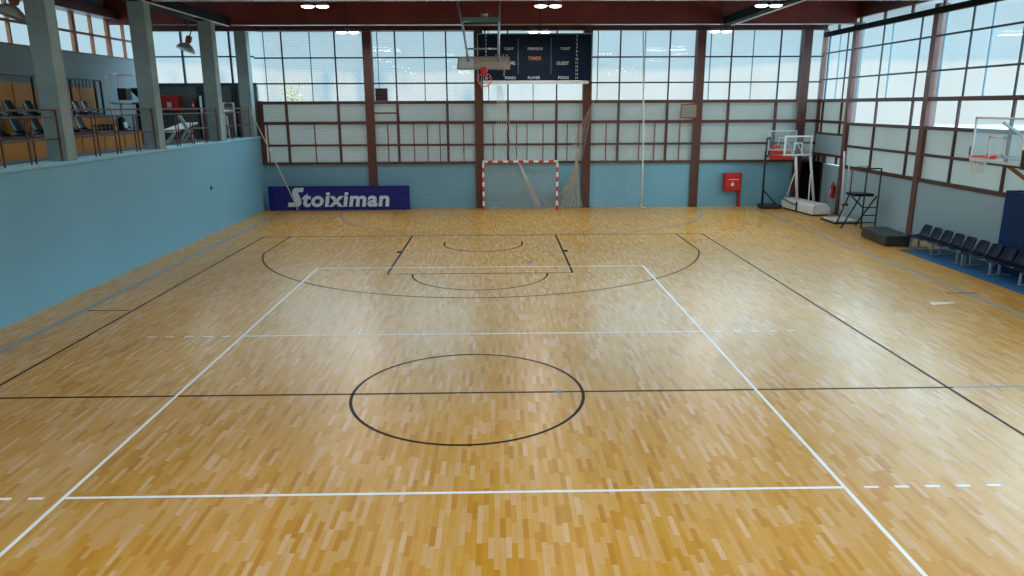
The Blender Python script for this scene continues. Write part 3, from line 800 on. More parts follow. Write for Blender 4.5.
# twin LED floodlights
def floodlight(loc, label):
    t = thing('ceiling_floodlight', label, 'lamp', loc, 0, 'twin floodlights under the roof')
    for s in (-1, 1):
        obj('lamp_housing', MB().lathe([(0, 0.10), (0.10, 0.10), (0.19, 0.03), (0.20, 0.0)], (s * 0.22, 0, 0), 20), M_grey, t)
        obj('lamp_lens', MB().lathe([(0, -0.055), (0.11, -0.05), (0.17, -0.03), (0.195, 0.0)], (s * 0.22, 0, 0), 20), M_led, t)
    obj('hanger', MB().bar((-0.25, 0, 0.13), (0.25, 0, 0.13), 0.05).bar((0, 0, 0.13), (0, 0, ZT - loc[2]), 0.035), M_black, t)
    return t
fl0 = floodlight((-4.95, 12.75, 7.22), 'lit twin floodlight in front of the roof beam over the blue board side')
for x, lab in ((2.05, 'lit twin floodlight in front of the roof beam above the scoreboard'), (8.75, 'lit twin floodlight in front of the roof beam beside the dark girder')):
    copy_thing(fl0, (x, 12.75, 7.22), 0, lab)
back_lamps = []
for x, lab in ((-4.95, 'lit twin floodlight low against the glazing above the blue board'), (2.05, 'lit twin floodlight low against the top of the scoreboard'), (8.75, 'lit twin floodlight low against the glazing above the fire hose cabinet')):
    o = floodlight((x, 17.55, 6.93), lab)

# area lights for the seen floodlights and for added rows without fixtures
def lamp_and_fill_light(x, y, z, p):
    la = bpy.data.lights.new('floodlight', 'AREA'); la.shape = 'RECTANGLE'; la.size = 0.9; la.size_y = 0.4  # light data name is shared with the added fill rows
    la.energy = p; la.color = (1.0, 0.97, 0.94)
    lo = bpy.data.objects.new('floodlight_and_fill_light', la); COL.objects.link(lo); lo.location = (x, y, z - 0.12)
for y in (12.75, 17.55):
    for x in (-4.95, 2.05, 8.75):
        lamp_and_fill_light(x, y, 7.2 if y < 15 else 6.9, 40 if y < 15 else 88)
for y, p in ((8.6, 24), (5.1, 20), (1.6, 18), (-4.5, 24), (-9.0, 78), (-13.0, 100), (-17.0, 95)):  # added fill: unseen rows that brighten the hall, strongest behind the camera
    for x in (-7.0, -2.4, 2.2, 6.8, 11.2):
        lamp_and_fill_light(x, y, 7.3, p)

# ------------------------------------------------------------------ advertising board
t = thing('advertising_board', 'long royal blue advertising board with white lettering at the foot of the end wall', 'sign', (-6.35, YF - 0.5, 0))
obj('board', MB().box(-9.23, -3.27, YF - 0.55, YF - 0.49, 0.03, 1.04), M_banner, t, True, bevel=0.01)
obj('batten', MB().box(-9.1, -9.02, YF - 0.49, YF - 0.42, 0.0, 0.9).box(-3.6, -3.52, YF - 0.49, YF - 0.42, 0, 0.9), M_black, t, True)
# the stylised capital S
b = MB()
for poly in ([(.30, .70), (.33, .86), (.40, .96), (.50, 1), (1, 1), (.95, .78), (.70, .78), (.66, .72)], [(.30, .70), (.66, .72), (.80, .36), (.42, .32)],
             [(.42, .32), (.80, .36), (.81, .22), (.76, .08), (.62, 0), (.34, .23)], [(0, 0), (.05, .23), (.34, .23), (.62, 0)]):
    b.prism([(-8.44 + p[0] * 0.72, 0, 0.17 + p[1] * 0.80) for p in poly], (0, YF - 0.566, 0), (0, YF - 0.551, 0))
obj('lettering', b, M_letter, t, True)
o = text_mesh('lettering', 'toiximan', 0.8, M_letter, t, facing_minus_y(-7.00, YF - 0.556, 0.165), bold=0.026, shear=0.14, depth=0.008, align='LEFT', spacing=1.08)
xs_ = [v.co.x for v in o.data.vertices]; zs_ = [v.co.z for v in o.data.vertices]
lx, lz = min(xs_), min(zs_)
kx, kz = 3.70 / (max(xs_) - lx), 0.63 / (max(zs_) - lz)
for v in o.data.vertices:
    v.co.x = (-7.83 + 6.35) + (v.co.x - lx) * kx; v.co.z = 0.155 + (v.co.z - lz) * kz

# ------------------------------------------------------------------ scoreboard
t = thing('scoreboard', 'large dark navy scoreboard hanging before the end glazing', 'scoreboard', (2.03, 20.42, 5.25))
obj('case', MB().box(-0.27, 4.35, 20.40, 20.52, 5.30, 7.10), M_score, t, True, bevel=0.01)
f = MB(); f.box(-0.31, -0.27, 20.37, 20.53, 5.26, 7.14); f.box(4.35, 4.39, 20.37, 20.53, 5.26, 7.14); f.box(-0.31, 4.39, 20.37, 20.53, 7.10, 7.14)
obj('edge_trim', f, M_grey, t, True)
f = MB(); f.box(-0.05, 4.25, 20.36, 20.53, 5.16, 5.28)
obj('lower_ledge', f, M_white, t, True)
ys = 20.398
tx = lambda s, x, z, h, m=M_stext, sx=1.0: text_mesh('printed_text', s, h, m, t, facing_minus_y(x, ys, z), bold=0.004, depth=0.002, sx=sx)
tx('T.OUT', 0.98, 6.50, 0.13); tx('PERIODOS', 2.05, 6.50, 0.13); tx('T.OUT', 3.28, 6.50, 0.13)
tx('HOME', 1.0, 5.92, 0.17); tx('GUEST', 3.18, 5.92, 0.17); tx('TIMER', 2.03, 6.10, 0.2, M_sor)
tx('FOULS', 1.03, 5.36, 0.15); tx('PLAYER', 2.0, 5.36, 0.15); tx('FOULS', 3.22, 5.36, 0.15)
for k in range(12):
    tx(str(k + 4), 0.05, 6.98 - k * 0.147, 0.12); tx(str(k + 4), 3.75, 6.98 - k * 0.147, 0.12)
d = MB()
for x in (1.36, 2.70): d.box(x - 0.006, x + 0.006, ys - 0.002, ys + 0.002, 5.55, 6.95)
for x in (0.45, 0.6, 0.75, 0.9): d.box(x - 0.025, x + 0.025, ys - 0.002, ys + 0.002, 6.27, 6.32)
obj('printed_rule', d, M_grey, t, True)
f = MB(); f.bar((0.0, 20.50, 7.1), (0.0, 20.72, 7.4), 0.05); f.bar((4.1, 20.50, 7.1), (4.1, 20.72, 7.4), 0.05); f.bar((-0.1, 20.52, 6.2), (-0.28, 20.56, 6.2), 0.06); f.bar((4.3, 20.52, 6.2), (4.27, 20.56, 6.2), 0.06)
obj('hanger', f, M_black, t, True)
t = thing('exhaust_vent', 'small black square louvred vent set in the glazing beside the second column', 'vent', (-4.3, YF, 4.7))
obj('housing', MB().box(-4.58, -4.08, YF - 0.14, YF + 0.07, 4.52, 5.02), M_black, t, True)
f = MB()
for k in range(6): f.obox((-4.33, YF - 0.15, 4.58 + k * 0.08), (0.44, 0.05, 0.012), Matrix.Rotation(radians(35), 3, 'X'))
obj('louvre', f, M_bdark, t, True)
f = MB(); f.tube([(-4.68, YF - 0.14, 4.02), (-3.72, YF - 0.14, 4.02), (-3.64, YF - 0.14, 3.9), (-3.64, YF - 0.14, 3.62)], 0.03, 8)
o = obj('pipe', f, M_brown); tag(o, 'thin brown pipe crossing the milky panel below the square vent', 'pipe')
# vent sash tilted open
t = thing('vent_sash', 'small brown framed vent sash tilted open below the clear band', 'window sash', (8.35, YF - 0.12, 3.7))
R = Matrix.Rotation(radians(10), 3, 'X')
c0 = Vector((8.55, YF - 0.17, 4.05))
f = MB()
for q in (-1, 1):
    f.obox(c0 + R @ Vector((q * 0.33, 0, 0)), (0.04, 0.03, 0.58), R); f.obox(c0 + R @ Vector((0, 0, q * 0.275)), (0.66, 0.03, 0.04), R)
obj('sash_frame', f, M_orange, t, True)
obj('sash_panel', MB().obox(c0, (0.64, 0.008, 0.54), R), M_panel, t, True)

# ------------------------------------------------------------------ handball goal
gx0, gx1, gy, gh = -0.12, 2.98, 20.06, 2.04
t = thing('handball_goal', 'red and white striped handball goal with a beige net', 'goal', (gx, gy, 0))
def stripe_mat(name, axis, offset, length):
    m, N, L = new_mat(name)
    out = N.new('ShaderNodeOutputMaterial'); bs = N.new('ShaderNodeBsdfPrincipled'); bs.inputs['Roughness'].default_value = 0.35
    tc = N.new('ShaderNodeTexCoord'); sp = N.new('ShaderNodeSeparateXYZ'); L.new(tc.outputs['Object'], sp.inputs[0])
    ad = N.new('ShaderNodeMath'); ad.operation = 'ADD'; ad.inputs[1].default_value = offset; L.new(sp.outputs[axis], ad.inputs[0])
    md = N.new('ShaderNodeMath'); md.operation = 'PINGPONG'; md.inputs[1].default_value = length; L.new(ad.outputs[0], md.inputs[0])
    gt = N.new('ShaderNodeMath'); gt.operation = 'GREATER_THAN'; gt.inputs[1].default_value = length / 2; L.new(md.outputs[0], gt.inputs[0])
    mx = N.new('ShaderNodeMix'); mx.data_type = 'RGBA'; L.new(gt.outputs[0], mx.inputs[0])
    mx.inputs[6].default_value = (0.72, 0.76, 0.76, 1); mx.inputs[7].default_value = (0.55, 0.018, 0.014, 1)
    L.new(mx.outputs[2], bs.inputs['Base Color']); L.new(bs.outputs[0], out.inputs['Surface'])
    return m
S_up = stripe_mat('red_white_post_bands', 'Z', 0.1, 0.2)
S_cr = stripe_mat('red_white_bar_bands', 'X', 1.59 + 0.318, 0.212)
for nm, p, q, m_ in (('goal_post', (gx0, gy, 0), (gx0, gy, gh), S_up), ('goal_post', (gx1, gy, 0), (gx1, gy, gh), S_up), ('crossbar', (gx0 - 0.04, gy, gh), (gx1 + 0.04, gy, gh), S_cr)):
    obj(nm, MB().bar(p, q, 0.085), m_, t, True, bevel=0.006, label='white bar with red bands')
def netmesh(fn, nu, nv, wd, diag=False):
    """square cord net over a curved sheet fn(u,v): flat thin cords"""
    mb = MB()
    def cord(a, b_):
        d_ = (b_ - a)
        if d_.length < 1e-5: return
        n = d_.normalized(); s = n.cross(Vector((0, 1, 0)))
        if s.length < 0.2: s = n.cross(Vector((0, 0, 1)))
        s = s.normalized() * wd / 2; y_ = n.cross(s).normalized() * wd / 2
        mb.add([a - s, a + y_, a + s, b_ - s, b_ + y_, b_ + s], [(0, 1, 4, 3), (1, 2, 5, 4), (2, 0, 3, 5)])
    P = [[fn(i / nu, j / nv) for i in range(nu + 1)] for j in range(nv + 1)]
    for j in range(nv + 1):
        for i in range(nu + 1):
            if i < nu: cord(P[j][i], P[j][i + 1])
            if j < nv: cord(P[j][i], P[j + 1][i])
    return mb
def back(u, v):
    x = gx0 + (gx1 - gx0) * u
    dep = 0.08 + 0.28 * (1 - v) ** 0.7
    return Vector((x + 0.02 * sin(9 * v + 5 * u), gy + dep + 0.025 * sin(7 * u + 3 * v), gh * v + 0.01))
obj('net', netmesh(back, 44, 30, 0.010), M_net, t, True, fix=False)
def side(xs):
    def fn(u, v):
        dep = (0.08 + 0.28 * (1 - v) ** 0.7) * u
        return Vector((xs, gy + dep, gh * v + 0.01))
    return fn
obj('net', netmesh(side(gx0), 6, 26, 0.007), M_net, t, True, fix=False)
obj('net', netmesh(side(gx1), 6, 26, 0.007), M_net, t, True, fix=False)
obj('rear_stay', MB().tube([(gx0, gy, gh), (gx0, gy + 0.1, gh - 0.05), (gx0, gy + 0.39, 0.04), (gx1, gy + 0.39, 0.04), (gx1, gy + 0.1, gh - 0.05), (gx1, gy, gh)], 0.018, 8), M_grey, t, True)

# ------------------------------------------------------------------ ball-stop nets
def hexnet(x0, x1, z0, z1, cell, wd, yfn):
    """knotless hexagon net as thin cords"""
    mb = MB()
    dx = cell; dz = cell * 0.866 * 0.5 * 2
    def P(x, z): return Vector((x, yfn(x, z), z))
    def cord(a, b_):
        d_ = (b_ - a); s = d_.normalized().cross(Vector((0, 1, 0))) * wd / 2
        yv = Vector((0, wd / 2, 0))
        mb.add([a - s, a + s, b_ + s, b_ - s], [(0, 1, 2, 3)])
    r = cell / sqrt(3)
    j = 0; z = z0
    while z < z1:
        x = x0 + (cell / 2 if j % 2 else 0)
        while x < x1:
            c = P(x, z)
            top = P(x, z + r); tr_ = P(x + cell / 2, z + r / 2); br_ = P(x + cell / 2, z - r / 2)
            cord(top, tr_); cord(tr_, br_); cord(br_, P(x, z - r))
            x += cell
        z += 1.5 * r; j += 1
    return mb
t = thing('ball_stop_net', 'dark hexagon mesh ball net hanging before the glazing on the blue board side', 'net', (-4.6, 20.4, 1.0))
yn = lambda x, z: 20.22 + 0.03 * sin(x * 1.3) + 0.02 * sin(z * 1.1 + x)
hn = obj('mesh', hexnet(-9.0, -0.35, 0.10, 7.15, 0.125, 0.0055, yn), M_dnet, t, True, fix=False)
obj('top_rope', MB().tube([(-9.1, 20.22, 7.2), (-0.3, 20.22, 7.2)], 0.012, 6), M_dnet, t, True)
t = thing('hanging_rope', 'slack beige rope slanting from the parapet railing to the floor before the board', 'rope', (-8.5, 20.3, 0))
obj('cord', MB().tube([(XL + 0.02, 19.7, 4.22), (-9.1, 19.8, 3.2), (-8.65, 19.95, 1.95), (-8.25, 20.05, 0.9), (-7.95, 20.1, 0.02)], [0.02, 0.022, 0.03, 0.022, 0.02], 8), M_net, t, True)
t = thing('ball_stop_net', 'fine pale square mesh ball net between the goal and the tall white rope edge', 'net', (5.4, 20.4, 0))
def pale(u, v):
    x = 4.62 + 1.96 * u
    return Vector((x - 0.02, 20.22 + 0.05 * sin(14 * u + 2 * v), 0.05 + 5.9 * v))
obj('mesh', netmesh(pale, 22, 58, 0.003), M_netw, t, True, fix=False)
f = MB(); f.tube([(6.60, 20.22, 0.04), (6.58, 20.22, 3.0), (6.40, 20.22, 7.2)], [0.045, 0.035, 0.02], 8); f.tube([(6.60, 20.22, 0.04), (6.75, 20.14, 0.03), (6.85, 20.2, 0.03), (6.75, 20.28, 0.03)], 0.04, 8)
obj('edge_rope', f, M_netw, t, True)
# gathered net bundles
def bundle(name, label, top, foots, n, m, wtop=0.03):
    t = thing(name, label, 'net', (foots[0][0], foots[0][1], 0))
    mb = MB(); rnd = random.Random(n)
    for k in range(n):
        s = k / (n - 1)
        f0, f1, bow = foots[0], foots[1], foots[2]
        fx = f0[0] + (f1[0] - f0[0]) * s; fy = f0[1] + (f1[1] - f0[1]) * s + rnd.uniform(-.06, .06)
        tp = Vector(top) + Vector((rnd.uniform(-wtop, wtop), rnd.uniform(-wtop, wtop), 0))
        pts = []
        for i in range(13):
            v = i / 12
            x = tp.x + (fx - tp.x) * (v ** foots[3]) + 0.02 * sin(6 * v + k)
            y = tp.y + (fy - tp.y) * v - bow * sin(pi * v) * (0.4 + 0.6 * s)
            pts.append((x, y, tp.z * (1 - v) + 0.03 * v + rnd.uniform(0, .02)))
        mb.tube(pts, 0.008, 4, caps=False)
    obj('gathered_mesh', mb, m, t, True)
    obj('tie', MB().tube([Vector(top) + Vector((0, 0, 0.25)), Vector(top) - Vector((0, 0, 0.12))], 0.05, 8), m, t, True)
    return t
gn = bundle('gathered_net', 'gathered beige net hanging in a fan beside the goal against the brown column', (3.85, 20.56, 2.3), ((2.55, 20.62), (4.12, 20.60), 0.04, 1.9), 54, M_net)
t = gn
def drape(u, v):
    sp = 0.08 + 1.0 * (1 - v) ** 1.0 * (1 if u > 0.5 else 0.4) * 0
    x0 = 3.25 + 0.60 * v ** 0.5; x1 = 4.10 + 0.45 * v - 0.0
    return Vector((x0 + (x1 - x0) * u, 20.52 + 0.08 * sin(20 * u), 2.2 + 2.4 * v * (0.45 + 0.55 * u)))
obj('loose_mesh', netmesh(drape, 14, 26, 0.005), M_net, t, True, fix=False)
t = thing('draped_net', 'pale net strands falling from high behind the goal crossbar', 'net', (0.9, 20.42, 2))
mb = MB()
for k in range(9):
    s = k / 8
    tp = (0.50 + 0.16 * s, 20.62, 5.1); md = (0.46 + 0.55 * s, 20.63, 3.6); ft = (0.44 + 1.05 * s ** 1.3, 20.66, 2.0)
    mb.tube([tp, md, ft], 0.006, 4, caps=False)
for k in range(10):
    s = k / 9
    mb.tube([(1.30 + 0.05 * s, 20.62, 2.1), (1.75 + 0.15 * s, 20.63, 1.0), (2.05 + 0.3 * s, 20.66, 0.05)], 0.008, 4, caps=False)
obj('strand', mb, M_netw, t, True)

# ------------------------------------------------------------------ hoops
def ring_net(t, c, r, h, m, n=12, depth=4):
    mb = MB()
    def P(k, j):
        a = 2 * pi * (k + (0.5 if j % 2 else 0)) / n
        rr = r * (1 - 0.42 * (j / depth) ** 0.8)
        return Vector(c) + Vector((rr * cos(a), rr * sin(a), -h * j / depth))
    for j in range(depth):
        for k in range(n):
            mb.tube([P(k, j), P(k + (0 if j % 2 == 0 else 0), j + 1)], 0.006, 4, caps=False)
            mb.tube([P(k, j), P(k - 1 if j % 2 == 0 else k + 1, j + 1)], 0.006, 4, caps=False)
    return obj('net', mb, m, t, True)
def rim_ring(c, r, rad=0.016, R=None):
    pts = []
    for k in range(28):
        a = 2 * pi * k / 28
        p = Vector((r * cos(a), r * sin(a), 0))
        pts.append(Vector(c) + (R @ p if R else p))
    return MB().tube(pts, rad, 8, closed=True)

# folded-up ceiling hoop
t = thing('ceiling_hoop', 'basketball hoop folded up on a tubular frame under the roof before the scoreboard', 'basketball hoop', (0.08, 14.6, 5.7))
yb = 14.5
c0 = Vector((0.06, yb, 5.67)); R = Matrix.Rotation(radians(-66), 3, 'X')      # board tipped towards flat
R = Matrix.Rotation(radians(-64), 3, 'X')
bw, bh = 1.70, 0.95
obj('backboard', MB().obox(c0, (bw, 0.02, bh), R), M_acrys, t, True)
f = MB()
for s in (-1, 1):
    f.obox(c0 + R @ Vector((s * bw / 2, 0, 0)), (0.035, 0.04, bh), R); f.obox(c0 + R @ Vector((0, 0, s * bh / 2)), (bw, 0.04, 0.035), R)
f.obox(c0 + R @ Vector((-bw * .18, 0.03, 0)), (0.03, 0.03, bh), R); f.obox(c0 + R @ Vector((bw * .28, 0.03, 0)), (0.04, 0.04, bh), R)
obj('board_frame', f, M_grey, t, True)
low = c0 + R @ Vector((0, 0, -bh / 2))
obj('rim_mount', MB().obox(low + Vector((0.0, -0.05, -0.07)), (0.20, 0.10, 0.26), Matrix.Identity(3)), M_red, t, True)
rc = low + Vector((0.02, -0.12, -0.34)); RR = Matrix.Rotation(radians(68), 3, 'X')
obj('rim', rim_ring(rc, 0.225, 0.018, RR), M_rim, t, True)
mb = MB()
for k in range(12):
    a = 2 * pi * k / 12
    p = rc + RR @ Vector((0.225 * cos(a), 0.225 * sin(a), 0)); q = rc + RR @ Vector((0.11 * cos(a + .3), 0.11 * sin(a + .3), 0.05)) + Vector((0, -0.08, -0.10))
    mb.tube([p, q, q + Vector((0, 0, -0.14))], 0.006, 4, caps=False)
obj('net', mb, M_netw, t, True)
f = MB()
f.tube([(-0.84, yb, 7.85), (-0.62, yb + 0.02, 6.9), (-0.50, yb + 0.05, 6.08), (-0.46, yb + 0.1, 5.72)], 0.04, 8)
f.tube([(0.62, yb, 7.85), (0.57, yb + 0.02, 6.9), (0.55, yb + 0.05, 6.08), (0.56, yb + 0.1, 5.72)], 0.04, 8)
obj('hanger_leg', f, M_steel, t, True)
f = MB(); f.tube([(-0.51, yb + 0.05, 6.12), (0.55, yb + 0.05, 6.12)], 0.03, 8); f.tube([(-0.58, yb + 0.02, 6.86), (0.57, yb + 0.02, 6.86)], 0.025, 8)
obj('cross_tube', f, M_steel, t, True)
obj('cross_beam', MB().bar((-0.60, yb, 7.02), (0.60, yb, 7.02), 0.10, 0.14), M_teal, t, True)
f = MB(); f.bar((-0.72, yb - 0.3, 7.84), (-0.72, yb + 1.0, 7.84), 0.10); f.bar((0.62, yb - 0.3, 7.84), (0.62, yb + 1.0, 7.84), 0.10); f.bar((-0.72, yb + 0.3, 7.9), (-0.72, yb + 0.3, ZT), 0.08); f.bar((0.62, yb + 0.3, 7.9), (0.62, yb + 0.3, ZT), 0.08)
obj('ceiling_mount', f, M_teal, t, True)
obj('winch_motor', MB().lathe([(0, 0.12), (0.09, 0.12), (0.09, -0.12), (0, -0.12)], (0.10, yb, 7.18), 14, Matrix.Rotation(pi / 2, 3, 'Y')), M_grey, t, True)
obj('side_stay', MB().tube([(0.75, yb, 5.65), (0.72, yb, 5.25)], 0.03, 8).tube([(0.85, yb, 5.70), (1.05, yb, 5.70)], 0.025, 8), M_grey, t, True)

# side hoop on the window wall
t = thing('side_hoop', 'clear framed basketball backboard with orange rim over the navy seats', 'basketball hoop', (12.72, 7.35, 2.9))
xb = 12.72
obj('backboard', MB().box(xb, xb + 0.02, 6.45, 8.25, 2.90, 3.95), M_acry, t, True)
f = MB()
f.box(xb - 0.01, xb + 0.03, 6.42, 8.28, 3.93, 3.98); f.box(xb - 0.01, xb + 0.03, 6.42, 8.28, 2.87, 2.92); f.box(xb - 0.01, xb + 0.03, 8.24, 8.28, 2.9, 3.95); f.box(xb - 0.01, xb + 0.03, 6.42, 6.46, 2.9, 3.95)
obj('board_frame', f, M_white, t, True)
f = MB(); f.box(xb - 0.006, xb - 0.001, 7.05, 7.65, 3.47, 3.52); f.box(xb - 0.006, xb - 0.001, 7.05, 7.65, 3.05, 3.10); f.box(xb - 0.006, xb - 0.001, 7.05, 7.10, 3.05, 3.52); f.box(xb - 0.006, xb - 0.001, 7.60, 7.65, 3.05, 3.52)
obj('target_square', f, M_white, t, True)
obj('rim', rim_ring((xb - 0.39, 7.35, 3.05), 0.225, 0.014), M_rim, t, True)
obj('rim_mount', MB().box(xb - 0.17, xb - 0.005, 7.27, 7.43, 2.98, 3.07), M_rim, t, True)
ring_net(t, (xb - 0.39, 7.35, 3.04), 0.22, 0.40, M_netw)
f = MB(); f.box(xb + 0.0, xb + 0.07, 8.28, 8.36, 2.88, 3.24); f.box(xb - 0.0, xb + 0.07, 6.30, 6.42, 2.80, 3.25); f.box(xb + 0.02, xb + 0.08, 6.3, 8.3, 2.82, 2.87)
obj('edge_padding', f, M_black, t, True)
f = MB(); f.bar((xb + 0.06, 6.9, 3.0), (XR - 0.42, 6.2, 3.0), 0.07); f.bar((xb + 0.06, 7.3, 3.85), (XR - 0.42, 7.6, 3.4), 0.05); f.bar((xb + 0.06, 7.8, 3.0), (XR - 0.42, 7.6, 3.0), 0.07)
obj('wall_arm', f, M_grey, t, True)
obj('brace', MB().bar((xb + 0.06, 7.0, 2.88), (XR - 0.3, 6.4, 1.95), 0.09), M_orange, t, True)

# white portable hoop
t = thing('portable_hoop', 'white portable basketball hoop on a long white weighted base before the dark doorway', 'basketball hoop', (13.1, 19.0, 0), radians(8))
obj('base', MB().prism([(-0.35, -1.2, 0.06), (-0.35, -1.2, 0.36), (-0.2, -1.1, 0.46), (0.3, -1.1, 0.46), (0.42, -1.2, 0.30), (0.42, -1.2, 0.06)], (0, 0, 0), (0, 2.4, 0)), M_white, t, bevel=0.02)
obj('wheel', MB().box(-0.3, 0.38, -1.1, 1.1, 0.0, 0.06), M_black, t)
for p, q, u_, v_ in (((-0.20, 0.25, 0.44), (-0.40, 0.32, 2.32), (-0.32, 0.95, 0.40), (-0.36, 0.34, 1.55)), ((0.38, -0.05, 0.40), (0.22, 0.28, 2.32), (-0.05, -0.35, 0.44), (0.24, 0.16, 1.55))):
    obj('post', MB().tube([p, q], 0.055, 10), M_white, t)
    obj('stay', MB().tube([u_, v_], 0.026, 8), M_white, t)
bc = Vector((-0.37, 0.26, 2.68))
obj('backboard', MB().obox(bc, (1.10, 0.02, 0.74), Matrix.Rotation(radians(-4), 3, 'Z')), M_acry, t)
f = MB(); R = Matrix.Rotation(radians(-4), 3, 'Z')
for s in (-1, 1):
    f.obox(bc + R @ Vector((s * 0.55, 0, 0)), (0.06, 0.05, 0.78), R); f.obox(bc + R @ Vector((0, 0, s * 0.37)), (1.14, 0.05, 0.06), R)
f.obox(bc + R @ Vector((0.17, -0.015, -0.1)), (0.04, 0.02, 0.42), R); f.obox(bc + R @ Vector((-0.17, -0.015, -0.1)), (0.04, 0.02, 0.42), R); f.obox(bc + R @ Vector((0, -0.015, 0.1)), (0.36, 0.02, 0.04), R)
obj('board_frame', f, M_white, t)
obj('board_brace', MB().bar(bc + Vector((-0.1, 0.06, 0.2)), bc + Vector((0.4, 0.10, -0.45)), 0.04).bar(bc + Vector((-0.4, 0.06, 0.1)), bc + Vector((-0.1, 0.10, -0.45)), 0.04), M_white, t)
f = MB(); f.bar((-0.37, -0.04, 0.44), (-0.37, -0.04, 0.05), 0.05); f.bar((-0.4, 1.1, 0.44), (-0.4, -0.04, 0.30), 0.03)
obj('strap', f, M_black, t)

# black stand hoop seen from the side
t = thing('portable_hoop', 'black portable basketball stand with narrow black backboard in the hall corner', 'basketball hoop', (11.80, 20.25, 0))
obj('base', MB().box(-0.1, 0.75, -0.35, 0.3, 0.0, 0.16), M_black, t, bevel=0.04)
obj('pole', MB().tube([(0.0, 0, 0.1), (0.0, 0.05, 2.4)], 0.045, 10), M_black, t)
obj('brace', MB().tube([(0.02, 0, 0.75), (0.6, 0, 0.15)], 0.03, 8), M_black, t)
R = Matrix.Rotation(radians(62), 3, 'Z'); bc = Vector((0.04, -0.05, 2.56))
f = MB()
for s in (-1, 1):
    f.obox(bc + R @ Vector((s * 0.45, 0, 0)), (0.09, 0.05, 0.82), R); f.obox(bc + R @ Vector((0, 0, s * 0.37)), (0.9, 0.05, 0.09), R)
obj('board_frame', f, M_black, t)
obj('backboard', MB().obox(bc, (0.9, 0.02, 0.74), R), M_acry, t)
obj('rim', rim_ring(bc + R @ Vector((0, -0.28, -0.30)), 0.20, 0.016), M_rim, t)

# wall-side clear board with red pads
t = thing('wall_hoop', 'thin white framed clear backboard with red padding fixed to the end wall corner', 'basketball hoop', (12.5, 20.5, 2.1))
obj('backboard', MB().box(11.98, 13.10, 20.48, 20.50, 2.46, 3.22), M_acry, t, True)
f = MB(); f.box(11.95, 13.13, 20.46, 20.51, 3.20, 3.24); f.box(11.95, 13.13, 20.46, 20.51, 2.42, 2.46); f.box(11.95, 11.99, 20.46, 20.51, 2.44, 3.22); f.box(13.09, 13.13, 20.46, 20.51, 2.44, 3.22)
f.box(12.36, 12.39, 20.45, 20.46, 2.55, 2.95); f.box(12.66, 12.69, 20.45, 20.46, 2.55, 2.95); f.box(12.36, 12.69, 20.45, 20.46, 2.93, 2.96)
obj('board_frame', f, M_white, t, True)
f = MB(); f.box(12.05, 13.0, 20.40, 20.55, 2.03, 2.2); f.box(12.05, 13.05, 20.40, 20.55, 2.26, 2.42); f.box(12.05, 12.45, 20.40, 20.47, 2.52, 2.64)
obj('red_padding', f, M_rim, t, True, bevel=0.02)
obj('rim', rim_ring((12.5, 20.12, 2.38), 0.225, 0.018), M_rim, t, True)
obj('wall_arm', MB().bar((12.2, 20.52, 2.6), (12.2, YF, 2.6), 0.06).bar((12.9, 20.52, 2.6), (12.9, YF, 2.6), 0.06).bar((12.5, 20.52, 2.2), (12.5, YF, 2.2), 0.06), M_black, t, True)

# fire hose cabinet
t = thing('fire_hose_cabinet', 'red fire hose cabinet on a single red post against the end wall', 'cabinet', (10.6, YF - 0.15, 0))
obj('body', MB().box(10.22, 10.98, YF - 0.28, YF - 0.04, 0.68, 1.46), M_dred, t, True, bevel=0.03)
dr = obj('door', MB().box(10.27, 10.93, YF - 0.30, YF - 0.28, 0.73, 1.41), M_red, t, True, bevel=0.01)
obj('post', MB().box(10.88, 10.99, YF - 0.22, YF - 0.08, 0.0, 0.70), M_dred, t, True)
f = MB(); f.box(10.40, 10.84, YF - 0.306, YF - 0.30, 1.17, 1.195)
f.lathe([(0, 0.004), (0.05, 0.004), (0.075, 0.0)], (10.58, YF - 0.302, 0.97), 12, Matrix.Rotation(pi / 2, 3, 'X'))
f.box(10.555, 10.605, YF - 0.306, YF - 0.30, 1.0, 1.08)
obj('white_marking', f, M_white, t, True, label='white line of print over a small symbol')

# wall extinguisher by the column
t = thing('fire_extinguisher', 'red fire extinguisher hung low beside the window wall column', 'extinguisher', (XR - 0.11, 18.62, 0.62))
t.rotation_euler = (0, 0, radians(-90))
extinguisher(t, 0.62)

# umpire stand
t = thing('umpire_stand', 'black tubular umpire ladder stand with a high platform', 'umpire stand', (13.3, 15.0, 0))
X0, X1 = 13.38, 13.88
for (x, y) in ((X0, 14.75), (X1, 14.75)):
    obj('upright', MB().tube([(x, y, 0), (x, y, 2.12)], 0.028, 8), M_black, t, True)
obj('top_rail', MB().tube([(X1, 14.75, 2.12), (X0, 14.75, 2.12), (13.08, 15.2, 2.14)], 0.025, 8), M_black, t, True)
for z in (0.22, 0.48, 0.76):
    obj('rung', MB().tube([(X0, 14.75, z), (X1, 14.75, z)], 0.022, 8), M_black, t, True)
obj('platform', MB().box(13.05, 13.75, 14.80, 15.45, 1.14, 1.24), M_blackp, t, True, bevel=0.02)
for (p, q) in (((13.3, 14.85, 1.14), (12.68, 14.78, 0.02)), ((13.84, 14.80, 1.14), (13.55, 15.5, 0.02)), ((13.15, 15.4, 1.14), (12.88, 15.6, 0.02)), ((13.08, 15.1, 1.14), (13.38, 14.76, 0.75))):
    obj('leg', MB().tube([p, q], 0.028, 8), M_black, t, True)
obj('back_rail', MB().tube([(13.08, 15.2, 1.24), (13.08, 15.2, 2.14), (13.7, 15.4, 2.14), (13.7, 15.4, 1.24)], 0.02, 8), M_black, t, True)
